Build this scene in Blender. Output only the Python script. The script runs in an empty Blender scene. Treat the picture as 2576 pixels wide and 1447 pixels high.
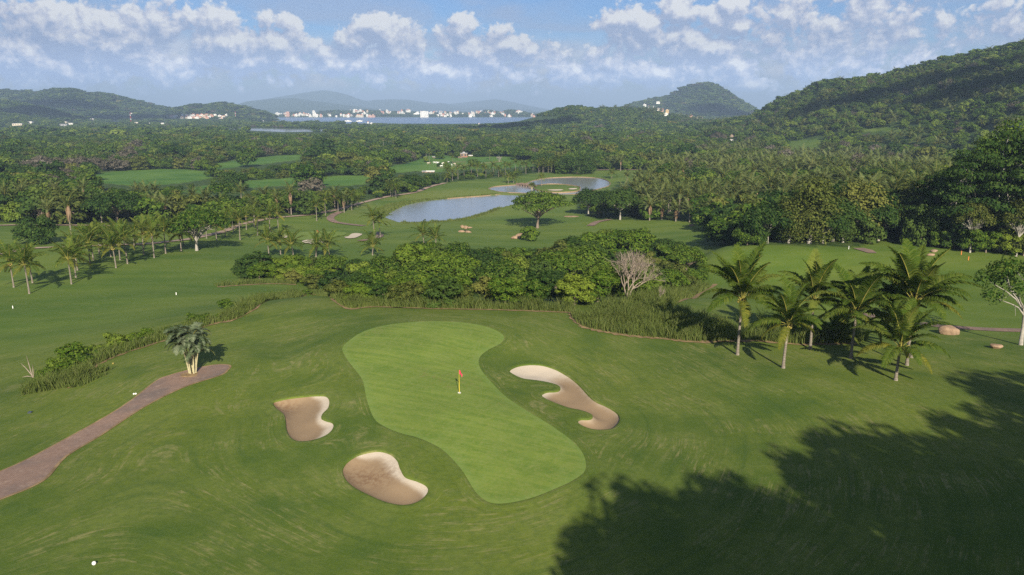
import bpy, bmesh, math, random
import numpy as np
from mathutils import Vector, Matrix
from mathutils.geometry import delaunay_2d_cdt

random.seed(7); RNG = np.random.default_rng(7)
SC = bpy.context.scene
COL = SC.collection
PI = math.pi
rad = math.radians

# ------------------------------------------------------------------ camera
CZ = 26.0; PITCH = rad(12.59); FPX = 2022.0; CX, CY = 1288.0, 723.5
cam = bpy.data.cameras.new('camera'); camo = bpy.data.objects.new('camera', cam); COL.objects.link(camo)
cam.sensor_width = 36; cam.lens = 36 * FPX / 2576; cam.clip_start = 0.5; cam.clip_end = 80000
camo.location = (0, 0, CZ); camo.rotation_euler = (PI / 2 - PITCH, 0, 0)
SC.camera = camo

# ------------------------------------------------------------------ sun, sky, exposure
SUN_EL, ANTI_AZ = rad(28.0), rad(-9.0)
SUN = np.array([-math.sin(ANTI_AZ) * math.cos(SUN_EL), -math.cos(ANTI_AZ) * math.cos(SUN_EL), math.sin(SUN_EL)])
sun = bpy.data.lights.new('sun', 'SUN'); suno = bpy.data.objects.new('sun', sun); COL.objects.link(suno)
sun.energy = 5.0; sun.angle = rad(0.53); sun.color = (1.0, 0.91, 0.74)
suno.rotation_euler = Vector(SUN).to_track_quat('Z', 'Y').to_euler()
suno.location = (60, -200, 150)
SC.view_settings.view_transform = 'Standard'; SC.view_settings.look = 'None'
SC.view_settings.exposure = 0.74; SC.view_settings.gamma = 1.0; SC.view_settings.use_curve_mapping = False
SC.cycles.max_bounces = 6; SC.cycles.diffuse_bounces = 2; SC.cycles.glossy_bounces = 2
SC.cycles.transmission_bounces = 3; SC.cycles.volume_bounces = 0; SC.cycles.transparent_max_bounces = 6
SC.cycles.use_denoising = False
SC.cycles.sample_clamp_indirect = 4.0

def ray(u, v):
    dx = (np.asarray(u, float) - CX) / FPX; dy = (CY - np.asarray(v, float)) / FPX
    return dx, math.cos(PITCH) + dy * math.sin(PITCH), dy * math.cos(PITCH) - math.sin(PITCH)

class N:
    """small helper to write shader node trees"""
    def __init__(s, tree): s.t = tree; s.n = tree.nodes; s.l = tree.links
    def link(s, a, b): s.l.new(a, b)
    def put(s, sock, val):
        if val is None: return
        if isinstance(val, bpy.types.NodeSocket): s.l.new(val, sock)
        else:
            if hasattr(sock.default_value, '__len__'):
                if not hasattr(val, '__len__'): val = (val,) * len(sock.default_value)
                if len(sock.default_value) == 4 and len(val) == 3: val = tuple(val) + (1,)
            sock.default_value = val
    def math(s, op, a, b=None, c=None, clamp=False):
        m = s.n.new('ShaderNodeMath'); m.operation = op; m.use_clamp = clamp
        for i, x in enumerate((a, b, c)):
            if x is not None: s.put(m.inputs[i], x)
        return m.outputs[0]
    def vmath(s, op, a, b=None):
        m = s.n.new('ShaderNodeVectorMath'); m.operation = op
        s.put(m.inputs[0], a)
        if b is not None: s.put(m.inputs[1], b)
        return m.outputs['Value'] if op in ('LENGTH', 'DOT_PRODUCT') else m.outputs[0]
    def noise(s, vec, scale, detail=3, rough=.5, dist=0, out='Fac'):
        m = s.n.new('ShaderNodeTexNoise'); s.put(m.inputs['Vector'], vec)
        s.put(m.inputs['Scale'], scale); s.put(m.inputs['Detail'], detail); s.put(m.inputs['Roughness'], rough); s.put(m.inputs['Distortion'], dist)
        return m.outputs[out]
    def comb(s, x, y, z):
        m = s.n.new('ShaderNodeCombineXYZ')
        for i, q in enumerate((x, y, z)): s.put(m.inputs[i], q)
        return m.outputs[0]
    def sep(s, v):
        m = s.n.new('ShaderNodeSeparateXYZ'); s.put(m.inputs[0], v); return m.outputs
    def mix(s, f, a, b, mode='MIX'):
        m = s.n.new('ShaderNodeMix'); m.data_type = 'RGBA'; m.blend_type = mode; m.clamp_factor = True
        s.put(m.inputs[0], f); s.put(m.inputs[6], a); s.put(m.inputs[7], b); return m.outputs[2]
    def ramp(s, f, lo, hi, a=0., b=1., smooth=True):
        m = s.n.new('ShaderNodeMapRange'); m.interpolation_type = 'SMOOTHSTEP' if smooth else 'LINEAR'; m.clamp = True
        for i, q in enumerate((f, lo, hi, a, b)): s.put(m.inputs[i], q)
        return m.outputs[0]
    def attr(s, name, out='Fac'):
        m = s.n.new('ShaderNodeAttribute'); m.attribute_name = name; return m.outputs[out]

# world: Nishita sky with procedural cumulus laid over it by direction
W = bpy.data.worlds.new('World'); SC.world = W; W.use_nodes = True
SKY_STRENGTH = 0.050
def build_world():
    nt = W.node_tree; nt.nodes.clear(); n = N(nt)
    out = nt.nodes.new('ShaderNodeOutputWorld'); bg = nt.nodes.new('ShaderNodeBackground')
    bg.inputs['Strength'].default_value = SKY_STRENGTH
    sky = nt.nodes.new('ShaderNodeTexSky'); sky.sky_type = 'NISHITA'; sky.sun_disc = False
    sky.sun_elevation = SUN_EL; sky.sun_rotation = math.atan2(SUN[0], SUN[1])
    sky.altitude = 100; sky.air_density = 1.0; sky.dust_density = 0.2; sky.ozone_density = 3.0
    geo = nt.nodes.new('ShaderNodeTexCoord')
    d = geo.outputs['Generated']
    x, y, z = n.sep(d)
    az = n.math('MULTIPLY', n.math('ARCTAN2', x, y), 180 / PI)
    hor = n.math('SQRT', n.math('ADD', n.math('MULTIPLY', x, x), n.math('MULTIPLY', y, y)))
    el = n.math('MULTIPLY', n.math('ARCTAN2', z, hor), 180 / PI)
    def ae(u, v):
        a, b, c = ray(u, v); return math.degrees(math.atan2(a, b)), math.degrees(math.atan2(c, math.hypot(a, b)))
    # cumulus masses seen in the photograph: u, v (centre), half width, half height, height gain
    blobs = CLOUDS
    g = bpy.data.node_groups.new('cloud_field', 'ShaderNodeTree')
    g.interface.new_socket('az', in_out='INPUT', socket_type='NodeSocketFloat')
    g.interface.new_socket('el', in_out='INPUT', socket_type='NodeSocketFloat')
    g.interface.new_socket('field', in_out='OUTPUT', socket_type='NodeSocketFloat')
    gi = g.nodes.new('NodeGroupInput'); go = g.nodes.new('NodeGroupOutput'); k = N(g)
    ga, ge = gi.outputs['az'], gi.outputs['el']
    # domain warp
    pv = k.comb(ga, ge, 0.0)
    wn = k.noise(k.vmath('MULTIPLY', pv, (0.42, 0.6, 1)), 1.0, 3, .5, out='Color')
    pw = k.vmath('ADD', pv, k.vmath('MULTIPLY', k.vmath('SUBTRACT', wn, (.5, .5, .5)), (1.0, .65, 0)))
    acc = None
    for (u, v, hw, hh, gain) in blobs:
        a0, e0 = ae(u, v); rx = hw / FPX * 57.3; ry = hh / FPX * 57.3
        q = k.vmath('LENGTH', k.vmath('MULTIPLY', k.vmath('SUBTRACT', pw, (a0, e0, 0)), (1 / rx, 1 / ry, 0)))
        f = k.math('MULTIPLY', k.math('SUBTRACT', 1.0, q), gain)
        acc = f if acc is None else k.math('SMOOTH_MAX', acc, f, 0.25)
    # the same kind of cumulus goes on round the whole horizon
    gen = k.noise(k.comb(k.math('MULTIPLY', ga, .11), k.math('MULTIPLY', ge, .2), 3.0), 1.0, 2, .5)
    gen = k.math('SUBTRACT', k.math('MULTIPLY', gen, 3.2), k.math('ADD', 1.55, k.math('MULTIPLY', k.math('ABSOLUTE', k.math('SUBTRACT', ge, 5.0)), .035)))
    away = k.ramp(k.math('ABSOLUTE', ga), 33, 44)
    up = k.ramp(ge, 8.5, 14)
    outm = k.math('MAXIMUM', away, up)
    acc = k.math('MAXIMUM', acc, k.math('SUBTRACT', k.math('MULTIPLY', gen, 1.0), k.math('MULTIPLY', k.math('SUBTRACT', 1.0, outm), 3.0)))
    acc = k.math('ADD', k.math('MULTIPLY', k.math('MAXIMUM', acc, -1.2), 1.25), .56)
    # cauliflower detail
    n1 = k.noise(k.vmath('MULTIPLY', pw, (1, 1.25, 1)), .27, 8, .55)
    vo = g.nodes.new('ShaderNodeTexVoronoi'); vo.voronoi_dimensions = '2D'; vo.feature = 'SMOOTH_F1'
    k.put(vo.inputs['Vector'], k.vmath('MULTIPLY', pw, (1, 1.15, 1))); vo.inputs['Scale'].default_value = .52
    vo.inputs['Detail'].default_value = 3.5; vo.inputs['Roughness'].default_value = .66; vo.inputs['Smoothness'].default_value = .6
    puff = k.math('SUBTRACT', .42, vo.outputs['Distance'])
    fld = k.math('ADD', acc, k.math('ADD', k.math('MULTIPLY', k.math('SUBTRACT', n1, .5), 1.2), k.math('MULTIPLY', puff, 1.0)))
    g.links.new(fld, go.inputs['field'])
    def field(a, e):
        nd = nt.nodes.new('ShaderNodeGroup'); nd.node_tree = g
        n.put(nd.inputs['az'], a); n.put(nd.inputs['el'], e); return nd.outputs['field']
    n1b = n.noise(n.comb(az, n.math('MULTIPLY', el, 1.3), 5.), .7, 6, .6)
    f0 = field(az, el)
    f1 = field(n.math('ADD', az, 0.25), n.math('ADD', el, 0.60))
    dens = n.ramp(f0, -0.10, 0.40)
    low = n.noise(n.comb(n.math('MULTIPLY', az, .16), n.math('MULTIPLY', el, .5), 2.), 1.0, 5, .55)
    bank = n.math('MULTIPLY', n.ramp(low, .32, .56), n.math('MULTIPLY', n.ramp(el, .1, 2.0), n.ramp(el, 5.2, 3.2)))
    light = n.math('MULTIPLY', n.math('SUBTRACT', f0, f1), .66)
    lit = n.math('ADD', n.math('MAXIMUM', light, -.22), n.ramp(el, .8, 6.0, .36, .56))
    lit = n.math('ADD', lit, n.math('MULTIPLY', n.math('SUBTRACT', n1b, .5), .35), clamp=True)
    cr = nt.nodes.new('ShaderNodeValToRGB'); n.put(cr.inputs[0], lit)
    e = cr.color_ramp.elements
    e[0].position = 0.0; e[0].color = (2.6, 3.6, 6.2, 1)
    e[1].position = 1.0; e[1].color = (9.6, 9.7, 9.9, 1)
    for p_, c_ in ((.3, (3.7, 4.7, 7.0, 1)), (.52, (5.2, 5.9, 7.8, 1)), (.75, (7.2, 7.5, 8.7, 1))):
        q = e.new(p_); q.color = c_
    # thin high veil between the cumulus
    veil = n.noise(n.comb(n.math('MULTIPLY', az, .12), n.math('MULTIPLY', n.math('ADD', el, n.math('MULTIPLY', az, -.05)), .55), 7.), 1.0, 5, .55, .6)
    veil = n.ramp(veil, .36, .68, 0, .62)
    clear = n.mix(1.0, sky.outputs[0], SKY_TINT, 'MULTIPLY')
    base = n.mix(veil, clear, (4.6, 5.5, 7.6))
    base = n.mix(n.math('MULTIPLY', bank, .9), base, n.mix(n.ramp(n1b, .35, .65), (5.2, 6.0, 8.0), (9.0, 9.2, 10.2)))
    ccol = n.vmath('SCALE', cr.outputs[0]); n.put(ccol.node.inputs['Scale'], n.ramp(el, 4.5, .6, 1.05, 2.1)); col = n.mix(dens, base, ccol)
    n.link(col, bg.inputs['Color'])
    # high above the horizon the cloud is thinner and softer: a cheaper branch
    bg2 = nt.nodes.new('ShaderNodeBackground'); bg2.inputs['Strength'].default_value = SKY_STRENGTH
    hi = n.noise(n.vmath('MULTIPLY', d, (2.2, 2.2, 3.5)), 1.0, 4, .55)
    hi = n.mix(n.ramp(hi, .48, .68, .1, .8), clear, (7.0, 7.4, 8.4)); n.link(hi, bg2.inputs['Color'])
    ms = nt.nodes.new('ShaderNodeMixShader')
    f = n.math('MAXIMUM', n.ramp(el, 11, 16), n.ramp(el, -.6, -1.2))
    n.link(f, ms.inputs[0]); n.link(bg.outputs[0], ms.inputs[1]); n.link(bg2.outputs[0], ms.inputs[2]); n.link(ms.outputs[0], out.inputs[0])
SKY_TINT = (0.58, 0.77, 1.10)
CLOUDS = [  # u, v, half width, half height, gain
    (215, 95, 200, 95, 1.3), (60, 150, 170, 70, .9), (330, 150, 180, 55, .8), (395, 60, 120, 55, .6),
    (560, 105, 110, 70, 1.25), (545, 60, 48, 45, 1.2), (700, 120, 130, 75, 1.1), (740, 85, 60, 45, .9), (640, 150, 230, 40, .9),
    (960, 75, 80, 50, 1.3), (900, 110, 60, 45, 1.2), (985, 140, 130, 75, 1.0), (860, 160, 160, 45, .75),
    (1165, 75, 48, 45, 1.3), (1190, 130, 120, 75, 1.1), (1290, 120, 80, 45, .9), (1140, 180, 260, 45, .75),
    (1600, 55, 110, 48, 1.2), (1700, 30, 70, 45, 1.1), (1690, 95, 150, 45, .8), (1840, 20, 50, 42, 1.5), (1815, 60, 60, 55, 1.2),
    (1860, 70, 34, 30, 1.1), (1780, 120, 170, 45, .9), (1850, 165, 80, 55, 1.0), (1440, 165, 180, 50, .75), (1640, 180, 200, 45, .75),
    (1560, 190, 330, 34, .6), (1900, 210, 90, 26, .7), (2000, 60, 120, 80, .6), (2200, 65, 170, 110, .5), (2040, 135, 190, 60, .45), (2250, 170, 220, 55, .4),
    (2420, 60, 150, 60, .35), (300, 185, 420, 30, .6), (-250, 110, 260, 90, 1.0), (2900, 80, 260, 60, .7)]
build_world()

# ------------------------------------------------------------------ object helpers
def tag(o, label=None, cat=None, group=None, kind=None):
    if label: o['label'] = label
    if cat: o['category'] = cat
    if group: o['group'] = group
    if kind: o['kind'] = kind
    return o
def link(name, data, parent=None, loc=None, rot=None, scale=None):
    o = bpy.data.objects.new(name, data); COL.objects.link(o)
    if parent is not None: o.parent = parent
    if loc is not None: o.location = loc
    if rot is not None: o.rotation_euler = rot
    if scale is not None: o.scale = scale
    return o
def empty(name, loc, rz=0.0, scale=None):
    o = link(name, None, None, loc, (0, 0, rz), scale); o.empty_display_size = .3; return o
def fast_mesh(name, V, F, mats=(), midx=None, smooth=False, attrs=None):
    V = np.asarray(V, np.float32); F = np.asarray(F, np.int32); k = F.shape[1]
    me = bpy.data.meshes.new(name); me.vertices.add(len(V)); me.vertices.foreach_set('co', V.ravel())
    me.loops.add(F.size); me.loops.foreach_set('vertex_index', F.ravel())
    me.polygons.add(len(F)); me.polygons.foreach_set('loop_start', np.arange(0, F.size, k, dtype=np.int32))
    for m in mats: me.materials.append(m)
    if midx is not None: me.polygons.foreach_set('material_index', np.asarray(midx, np.int32))
    if smooth: me.polygons.foreach_set('use_smooth', np.ones(len(F), bool))
    if attrs:
        for a, v in attrs.items():
            at = me.attributes.new(a, 'FLOAT', 'POINT'); at.data.foreach_set('value', np.asarray(v, np.float32))
    me.update(calc_edges=True); me.validate(); return me
class MB:
    """collects polygons; build() makes ONE mesh"""
    def __init__(s): s.v = []; s.f = []; s.m = []; s.sm = []
    def add(s, vs, fs, mi=0, smooth=False):
        b = len(s.v); s.v += [tuple(p) for p in vs]
        for f in fs: s.f.append([b + i for i in f]); s.m.append(mi); s.sm.append(smooth)
    def box(s, c, size, mi=0, rz=0.0):
        x, y, z = (q / 2 for q in size); cs, sn = math.cos(rz), math.sin(rz)
        vs = []
        for dz in (-z, z):
            for dx, dy in ((-x, -y), (x, -y), (x, y), (-x, y)):
                vs.append((c[0] + dx * cs - dy * sn, c[1] + dx * sn + dy * cs, c[2] + dz))
        s.add(vs, [(3, 2, 1, 0), (4, 5, 6, 7), (0, 1, 5, 4), (1, 2, 6, 5), (2, 3, 7, 6), (3, 0, 4, 7)], mi)
    def tube(s, pts, rads, n=6, mi=0, cap=True):
        pts = [Vector(p) for p in pts]; rings = []
        up = Vector((0.13, 0.29, 1)).normalized(); vs = []
        for i, p in enumerate(pts):
            t = (pts[min(i + 1, len(pts) - 1)] - pts[max(i - 1, 0)])
            t = t.normalized() if t.length > 1e-9 else Vector((0, 0, 1))
            a = t.cross(up)
            if a.length < 1e-3: a = t.cross(Vector((1, 0, 0)))
            a.normalize(); b = t.cross(a)
            for k in range(n):
                q = 2 * PI * k / n; vs.append(p + (a * math.cos(q) + b * math.sin(q)) * rads[i])
        fs = []
        for i in range(len(pts) - 1):
            for k in range(n):
                fs.append((i * n + k, i * n + (k + 1) % n, (i + 1) * n + (k + 1) % n, (i + 1) * n + k))
        if cap:
            fs.append(tuple(range(n))); fs.append(tuple((len(pts) - 1) * n + k for k in reversed(range(n))))
        s.add(vs, fs, mi, True)
    def cone(s, c, r0, r1, h, n=10, mi=0):
        s.tube([c, (c[0], c[1], c[2] + h)], [r0, r1], n, mi)
    def mesh(s, name, mats):
        me = bpy.data.meshes.new(name); me.from_pydata([tuple(p) for p in s.v], [], s.f)
        for m in (mats if isinstance(mats, (list, tuple)) else [mats]): me.materials.append(m)
        me.polygons.foreach_set('material_index', s.m); me.polygons.foreach_set('use_smooth', s.sm); me.update(); return me
    def build(s, name, mats, parent=None, loc=None, rot=None): return link(name, s.mesh(name, mats), parent, loc, rot)
def prism(mb, poly, z0, z1, mi=0):
    n = len(poly); vs = [(x, y, z0) for x, y in poly] + [(x, y, z1) for x, y in poly]
    mb.add(vs, [tuple(reversed(range(n))), tuple(range(n, 2 * n))] + [(i, (i + 1) % n, n + (i + 1) % n, n + i) for i in range(n)], mi)

# ------------------------------------------------------------------ noise
def _h(i, j, s):
    v = (i.astype(np.int64) * 374761393 + j.astype(np.int64) * 668265263 + s * 1442695041) & 0x7fffffff
    v = (v ^ (v >> 13)) * 1274126177 & 0x7fffffff
    return ((v ^ (v >> 16)) & 0xffff) / 65535.0
def vnoise(x, y, s=0):
    i, j = np.floor(x), np.floor(y); fx, fy = x - i, y - j
    fx = fx * fx * fx * (fx * (fx * 6 - 15) + 10); fy = fy * fy * fy * (fy * (fy * 6 - 15) + 10)
    a, b, c, d = _h(i, j, s), _h(i + 1, j, s), _h(i, j + 1, s), _h(i + 1, j + 1, s)
    return (a * (1 - fx) + b * fx) * (1 - fy) + (c * (1 - fx) + d * fx) * fy - .5
def fbm(x, y, o=4, s=0, g=.5):
    t = 0; a = 1.
    for k in range(o): t = t + a * vnoise(x * 2 ** k + 17.3 * k, y * 2 ** k - 9.1 * k, s + k); a *= g
    return t
def sstep(a, b, x):
    t = np.clip((x - a) / (b - a), 0, 1); return t * t * (3 - 2 * t)
def unproj(u, v, z):
    a, b, c = ray(u, v); t = (z - CZ) / c; return np.array([a * t, b * t, z + 0 * t])
def project(x, y, z):
    dz = z - CZ; f = y * math.cos(PITCH) - dz * math.sin(PITCH); w = y * math.sin(PITCH) + dz * math.cos(PITCH)
    f = np.where(np.abs(f) < 1e-3, 1e-3, f)
    return CX + FPX * x / f, CY - FPX * w / f, f
def inpoly(px, py, poly):
    px, py = np.asarray(px, float), np.asarray(py, float); r = np.zeros(px.shape, bool); n = len(poly)
    for i in range(n):
        x0, y0 = poly[i]; x1, y1 = poly[(i + 1) % n]
        if y0 == y1: continue
        c = ((y0 > py) != (y1 > py)) & (px < (x1 - x0) * (py - y0) / (y1 - y0) + x0); r ^= c
    return r
def sdist(px, py, poly):
    """signed distance, negative inside"""
    px, py = np.asarray(px, float), np.asarray(py, float); d = np.full(px.shape, 1e12); n = len(poly)
    for i in range(n):
        x0, y0 = poly[i]; x1, y1 = poly[(i + 1) % n]; ex, ey = x1 - x0, y1 - y0; L = ex * ex + ey * ey + 1e-12
        t = np.clip(((px - x0) * ex + (py - y0) * ey) / L, 0, 1)
        d = np.minimum(d, (px - x0 - t * ex) ** 2 + (py - y0 - t * ey) ** 2)
    d = np.sqrt(d); return np.where(inpoly(px, py, poly), -d, d)
def smooth_closed(p, k=5):
    p = np.asarray(p, float); n = len(p); o = []
    for i in range(n):
        a, b, c, d = p[i - 1], p[i], p[(i + 1) % n], p[(i + 2) % n]
        for j in range(k):
            t = j / k
            o.append(.5 * (2 * b + (c - a) * t + (2 * a - 5 * b + 4 * c - d) * t * t + (3 * b - a - 3 * c + d) * t ** 3))
    return np.array(o)
def smooth_open(p, k=6):
    p = np.asarray(p, float); q = np.vstack([2 * p[0] - p[1], p, 2 * p[-1] - p[-2]]); o = []
    for i in range(1, len(q) - 2):
        a, b, c, d = q[i - 1], q[i], q[i + 1], q[i + 2]
        for j in range(k):
            t = j / k
            o.append(.5 * (2 * b + (c - a) * t + (2 * a - 5 * b + 4 * c - d) * t * t + (3 * b - a - 3 * c + d) * t ** 3))
    o.append(p[-1]); return np.array(o)

# ------------------------------------------------------------------ terrain heights
CTRL = [(1065,812,.4),(1265,850,.2),(870,880,.2),(1155,990,0),(1470,1170,-.5),(1300,1265,-.7),(920,1000,-.1),(1000,1100,-.3),
 (1420,1000,-1.0),(1560,1080,-1.2),(1300,900,-.9),(1500,900,-1.3),(1340,860,-.6),(1450,785,-1.6),(1250,778,-1.0),(1100,770,-.8),(950,768,-.9),(850,755,-1),(800,742,-1.1),
 (1600,835,-1.7),(1760,862,-1.9),(1900,870,-2),(1855,893,-1.8),(1970,925,-1.7),(2253,957,-1.9),(2500,1000,-1.8),(2040,878,-2.2),(2140,902,-2.2),(2290,910,-2.5),
 (2000,1100,-1.2),(2576,1100,-1.2),(2000,1400,-.6),(2576,1447,0),(1450,1447,-.8),(2200,797,-5),(2450,828,-4.4),(2576,832,-4.4),(2510,875,-3.2),(2570,870,-3.2),
 (2450,730,-7),(2000,720,-8),(2200,720,-7.6),(2000,626,-6.5),(1790,626,-8.2),(2180,634,-6.5),(2350,642,-6.4),(2560,660,-6.2),
 (440,738,-9),(70,738,-10),(30,775,-8.6),(200,800,-7.4),(230,925,-2.6),(430,853,-2.2),(530,815,-1.9),(640,777,-1.5),(60,958,-4.2),(0,900,-5.6),(0,1000,-3.3),(150,1010,-2.5),
 (0,1130,-2),(0,1250,-1.5),(400,980,-1.5),(485,940,-1.2),(575,920,-1),(200,1300,-1.1),(0,1440,-1),(235,1419,-1),(700,1400,-.9),(1000,1400,-1),(750,1080,-.7),(950,1230,-.9),
 (690,1000,-.9),(830,1000,-.5),(600,850,-1.2),(700,880,-.6),(250,740,-9.2),(490,630,-12),(250,600,-13),(100,610,-12.5),(640,660,-11),(800,600,-16),(960,600,-16),(1170,585,-17),(1350,575,-18),(1000,560,-18.6),
 (1700,570,-15.5),(1560,550,-17),(1300,640,-14.5),(1100,650,-14.5),(0,575,-14),(850,550,-18),(700,560,-17),(1100,470,-18.5),(1300,440,-18.5),(1580,440,-17.5),(1500,520,-18.3),(1800,556,-13.5),(600,480,-18),(200,470,-17)]
XY = [(0,140,-8),(-30,142,-8.5),(35,140,-7.5),(0,170,-13),(40,170,-12),(-30,168,-12.5),(60,165,-11),(-50,150,-9),(0,200,-14.5),(45,200,-13.5),(-35,195,-14),(0,122,-3.2),(25,122,-3.4),(-25,121,-3),(48,128,-4.5),
 (60,0,2),(-60,0,1),(0,-30,3),(0,20,.3),(150,0,5),(150,80,0),(-150,0,-2),(-150,80,-7),(0,-200,8),(250,150,2),(-250,150,-10),(200,250,-3),(160,200,-5),(-300,300,-15),(300,400,-9),(-400,600,-19),(0,700,-19.5),(450,600,-12),(-200,450,-18)]
cp = []
for u, v, z in CTRL:
    p = unproj(u, v, z); cp.append((p[0], p[1], z))
cp += XY; cp = np.array(cp, float)
def _phi(dx, dy): return np.sqrt(dx * dx + dy * dy + 64.0)
_n = len(cp); _A = np.zeros((_n + 3, _n + 3))
_A[:_n, :_n] = _phi(cp[:, 0][:, None] - cp[:, 0][None], cp[:, 1][:, None] - cp[:, 1][None]) - np.eye(_n) * 1.0
_A[:_n, _n] = 1; _A[:_n, _n + 1] = cp[:, 0]; _A[:_n, _n + 2] = cp[:, 1]; _A[_n:, :_n] = _A[:_n, _n:].T
_w = np.linalg.solve(_A, np.concatenate([cp[:, 2], np.zeros(3)]))
def rbf(x, y):
    r = _w[_n] + _w[_n + 1] * x + _w[_n + 2] * y
    if np.size(x) < 3000: return r + _phi(np.asarray(x)[..., None] - cp[:, 0], np.asarray(y)[..., None] - cp[:, 1]) @ _w[:_n]
    for i in range(_n): r = r + _w[i] * _phi(x - cp[i, 0], y - cp[i, 1])
    return r
def s_of(u, v=290): a, b, c = ray(u, v); return a / b
RIDGES = []  # s, z, Y, Lf, Lb
def ridge(pts, Y, Lf, Lb, tree=7, seed=0):
    s = []; z = []; ys = []
    for i, (u, v) in enumerate(pts):
        a, b, c = ray(u, v); yy = Y(u) if callable(Y) else Y; t = yy / b
        s.append(a / b); z.append(CZ + t * c - tree); ys.append(yy)
    RIDGES.append((np.array(s), np.array(z), np.array(ys), Lf, Lb, seed))
ridge([(1700,330),(1800,303),(1890,288),(1960,250),(2030,222),(2100,200),(2190,190),(2230,180),(2300,160),(2370,138),(2440,130),(2500,115),(2576,95),(2800,50),(3200,20),(3900,60),(5000,250)],
      lambda u: 1500 - .45 * (min(u, 2900) - 1700), 620, 500, 8, 1)
ridge([(1080,345),(1180,330),(1250,318),(1300,298),(1350,285),(1400,268),(1440,262),(1500,268),(1560,266),(1620,268),(1680,280),(1730,291),(1790,298),(1850,297),(1900,300),(2000,315),(2100,340)], 2000, 620, 400, 8, 2)
ridge([(1500,285),(1540,275),(1600,258),(1640,248),(1680,240),(1710,222),(1730,215),(1760,209),(1790,208),(1820,225),(1850,245),(1880,262),(1905,277),(1950,300)], 4000, 900, 900, 8, 3)
ridge([(-500,230),(-200,225),(0,224),(15,223),(42,228),(71,225),(90,229),(146,220),(179,223),(225,235),(250,233),(271,236),(313,245),(354,254),(396,265),(438,271),(480,285),(520,300)], 3800, 900, 700, 8, 4)
ridge([(400,292),(438,272),(480,262),(495,260),(515,264),(540,258),(570,257),(600,264),(640,275),(670,280),(688,290),(700,304)], 3300, 500, 400, 8, 5)
ridge([(-400,215),(0,250),(60,258),(130,275),(180,288),(250,300),(300,312),(360,318)], 2700, 420, 500, 8, 6)
ridge([(-300,255),(0,277),(80,290),(150,303),(230,318),(270,325)], 2250, 300, 300, 8, 7)
ridge([(675,300),(690,296),(731,282),(756,280),(787,288),(808,280),(845,277),(870,280),(891,277),(922,278),(943,279),(966,278),(995,282),(1022,276),(1058,280),(1076,284),(1115,283),(1147,282),(1178,287),(1209,279),(1233,278),(1256,283),(1280,277),(1303,279),(1334,287),(1350,291),(1400,293),(1500,296)], 5150, 560, 400, 5, 8)
ridge([(540,280),(620,255),(690,248),(740,247),(800,255),(880,265),(960,275),(1000,285)], 9500, 1900, 1500, 0, 9)
ridge([(300,290),(450,275),(560,262),(640,245),(720,232),(780,222),(815,217),(850,223),(879,231),(900,240),(922,245),(945,242),(981,241),(1027,242),(1058,247),(1090,252),(1111,250),(1140,255),(1162,260),(1193,260),(1217,259),(1240,263),(1290,268),(1328,263),(1350,270),(1394,273),(1450,290)], 13500, 2600, 2200, 55, 10)
ridge([(1080,268),(1170,257),(1247,249),(1287,256),(1318,263),(1380,275),(1500,290)], 15500, 2400, 1800, 0, 11)
SEA_Z = -24.0
def H0(x, y):
    x = np.asarray(x, float); y = np.asarray(y, float); r = np.hypot(x, y)
    near = np.clip(rbf(x, y), -21.5, 14)
    plain = -20.0 - 2.0 * sstep(800, 2200, r) + 1.6 * fbm(x / 130, y / 130, 3, 5) * sstep(500, 900, r)
    w = sstep(420, 800, r); b = near * (1 - w) + plain * w
    b = b + .22 * fbm(x / 13, y / 13, 2, 3) * (1 - sstep(150, 400, r)) + .5 * fbm(x / 42, y / 42, 2, 8) * sstep(60, 140, r) * (1 - sstep(350, 600, r))
    yy = np.maximum(y, 1.0); s = x / yy
    sea = sstep(s_of(600), s_of(660), s) * (1 - sstep(s_of(1560), s_of(1640), s)) * sstep(2560, 2630, y + 90 * fbm(s * 14, s * 0, 3, 21)) * (1 - sstep(4440, 4520, y + 60 * fbm(s * 60, s * 0, 3, 22)))
    b = b * (1 - sea) + (-32) * sea
    far = sstep(4500, 4600, y); b = b + far * 2
    ex = np.zeros_like(b)
    for (rs, rz, ry, Lf, Lb, sd) in RIDGES:
        zr = np.interp(s, rs, rz, left=-60, right=-60)
        zr = np.where(y > 5, zr, -60)
        Y = np.interp(s, rs, ry); wob = 1 + .0
        t = (yy - Y) / np.where(yy < Y, Lf, Lb)
        gul = 1 + .55 * fbm(x / (Lf * .35), y / (Lf * .6), 4, 40 + sd) * np.minimum(1, np.abs(t) * 2.2)
        f = np.clip(1 - np.abs(t), 0, 1); f = f * f * (3 - 2 * f) * .55 + f * .45
        ex = np.maximum(ex, np.maximum(zr - b, 0) * np.clip(f * gul, 0, 1.0))
    return b + ex
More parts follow.
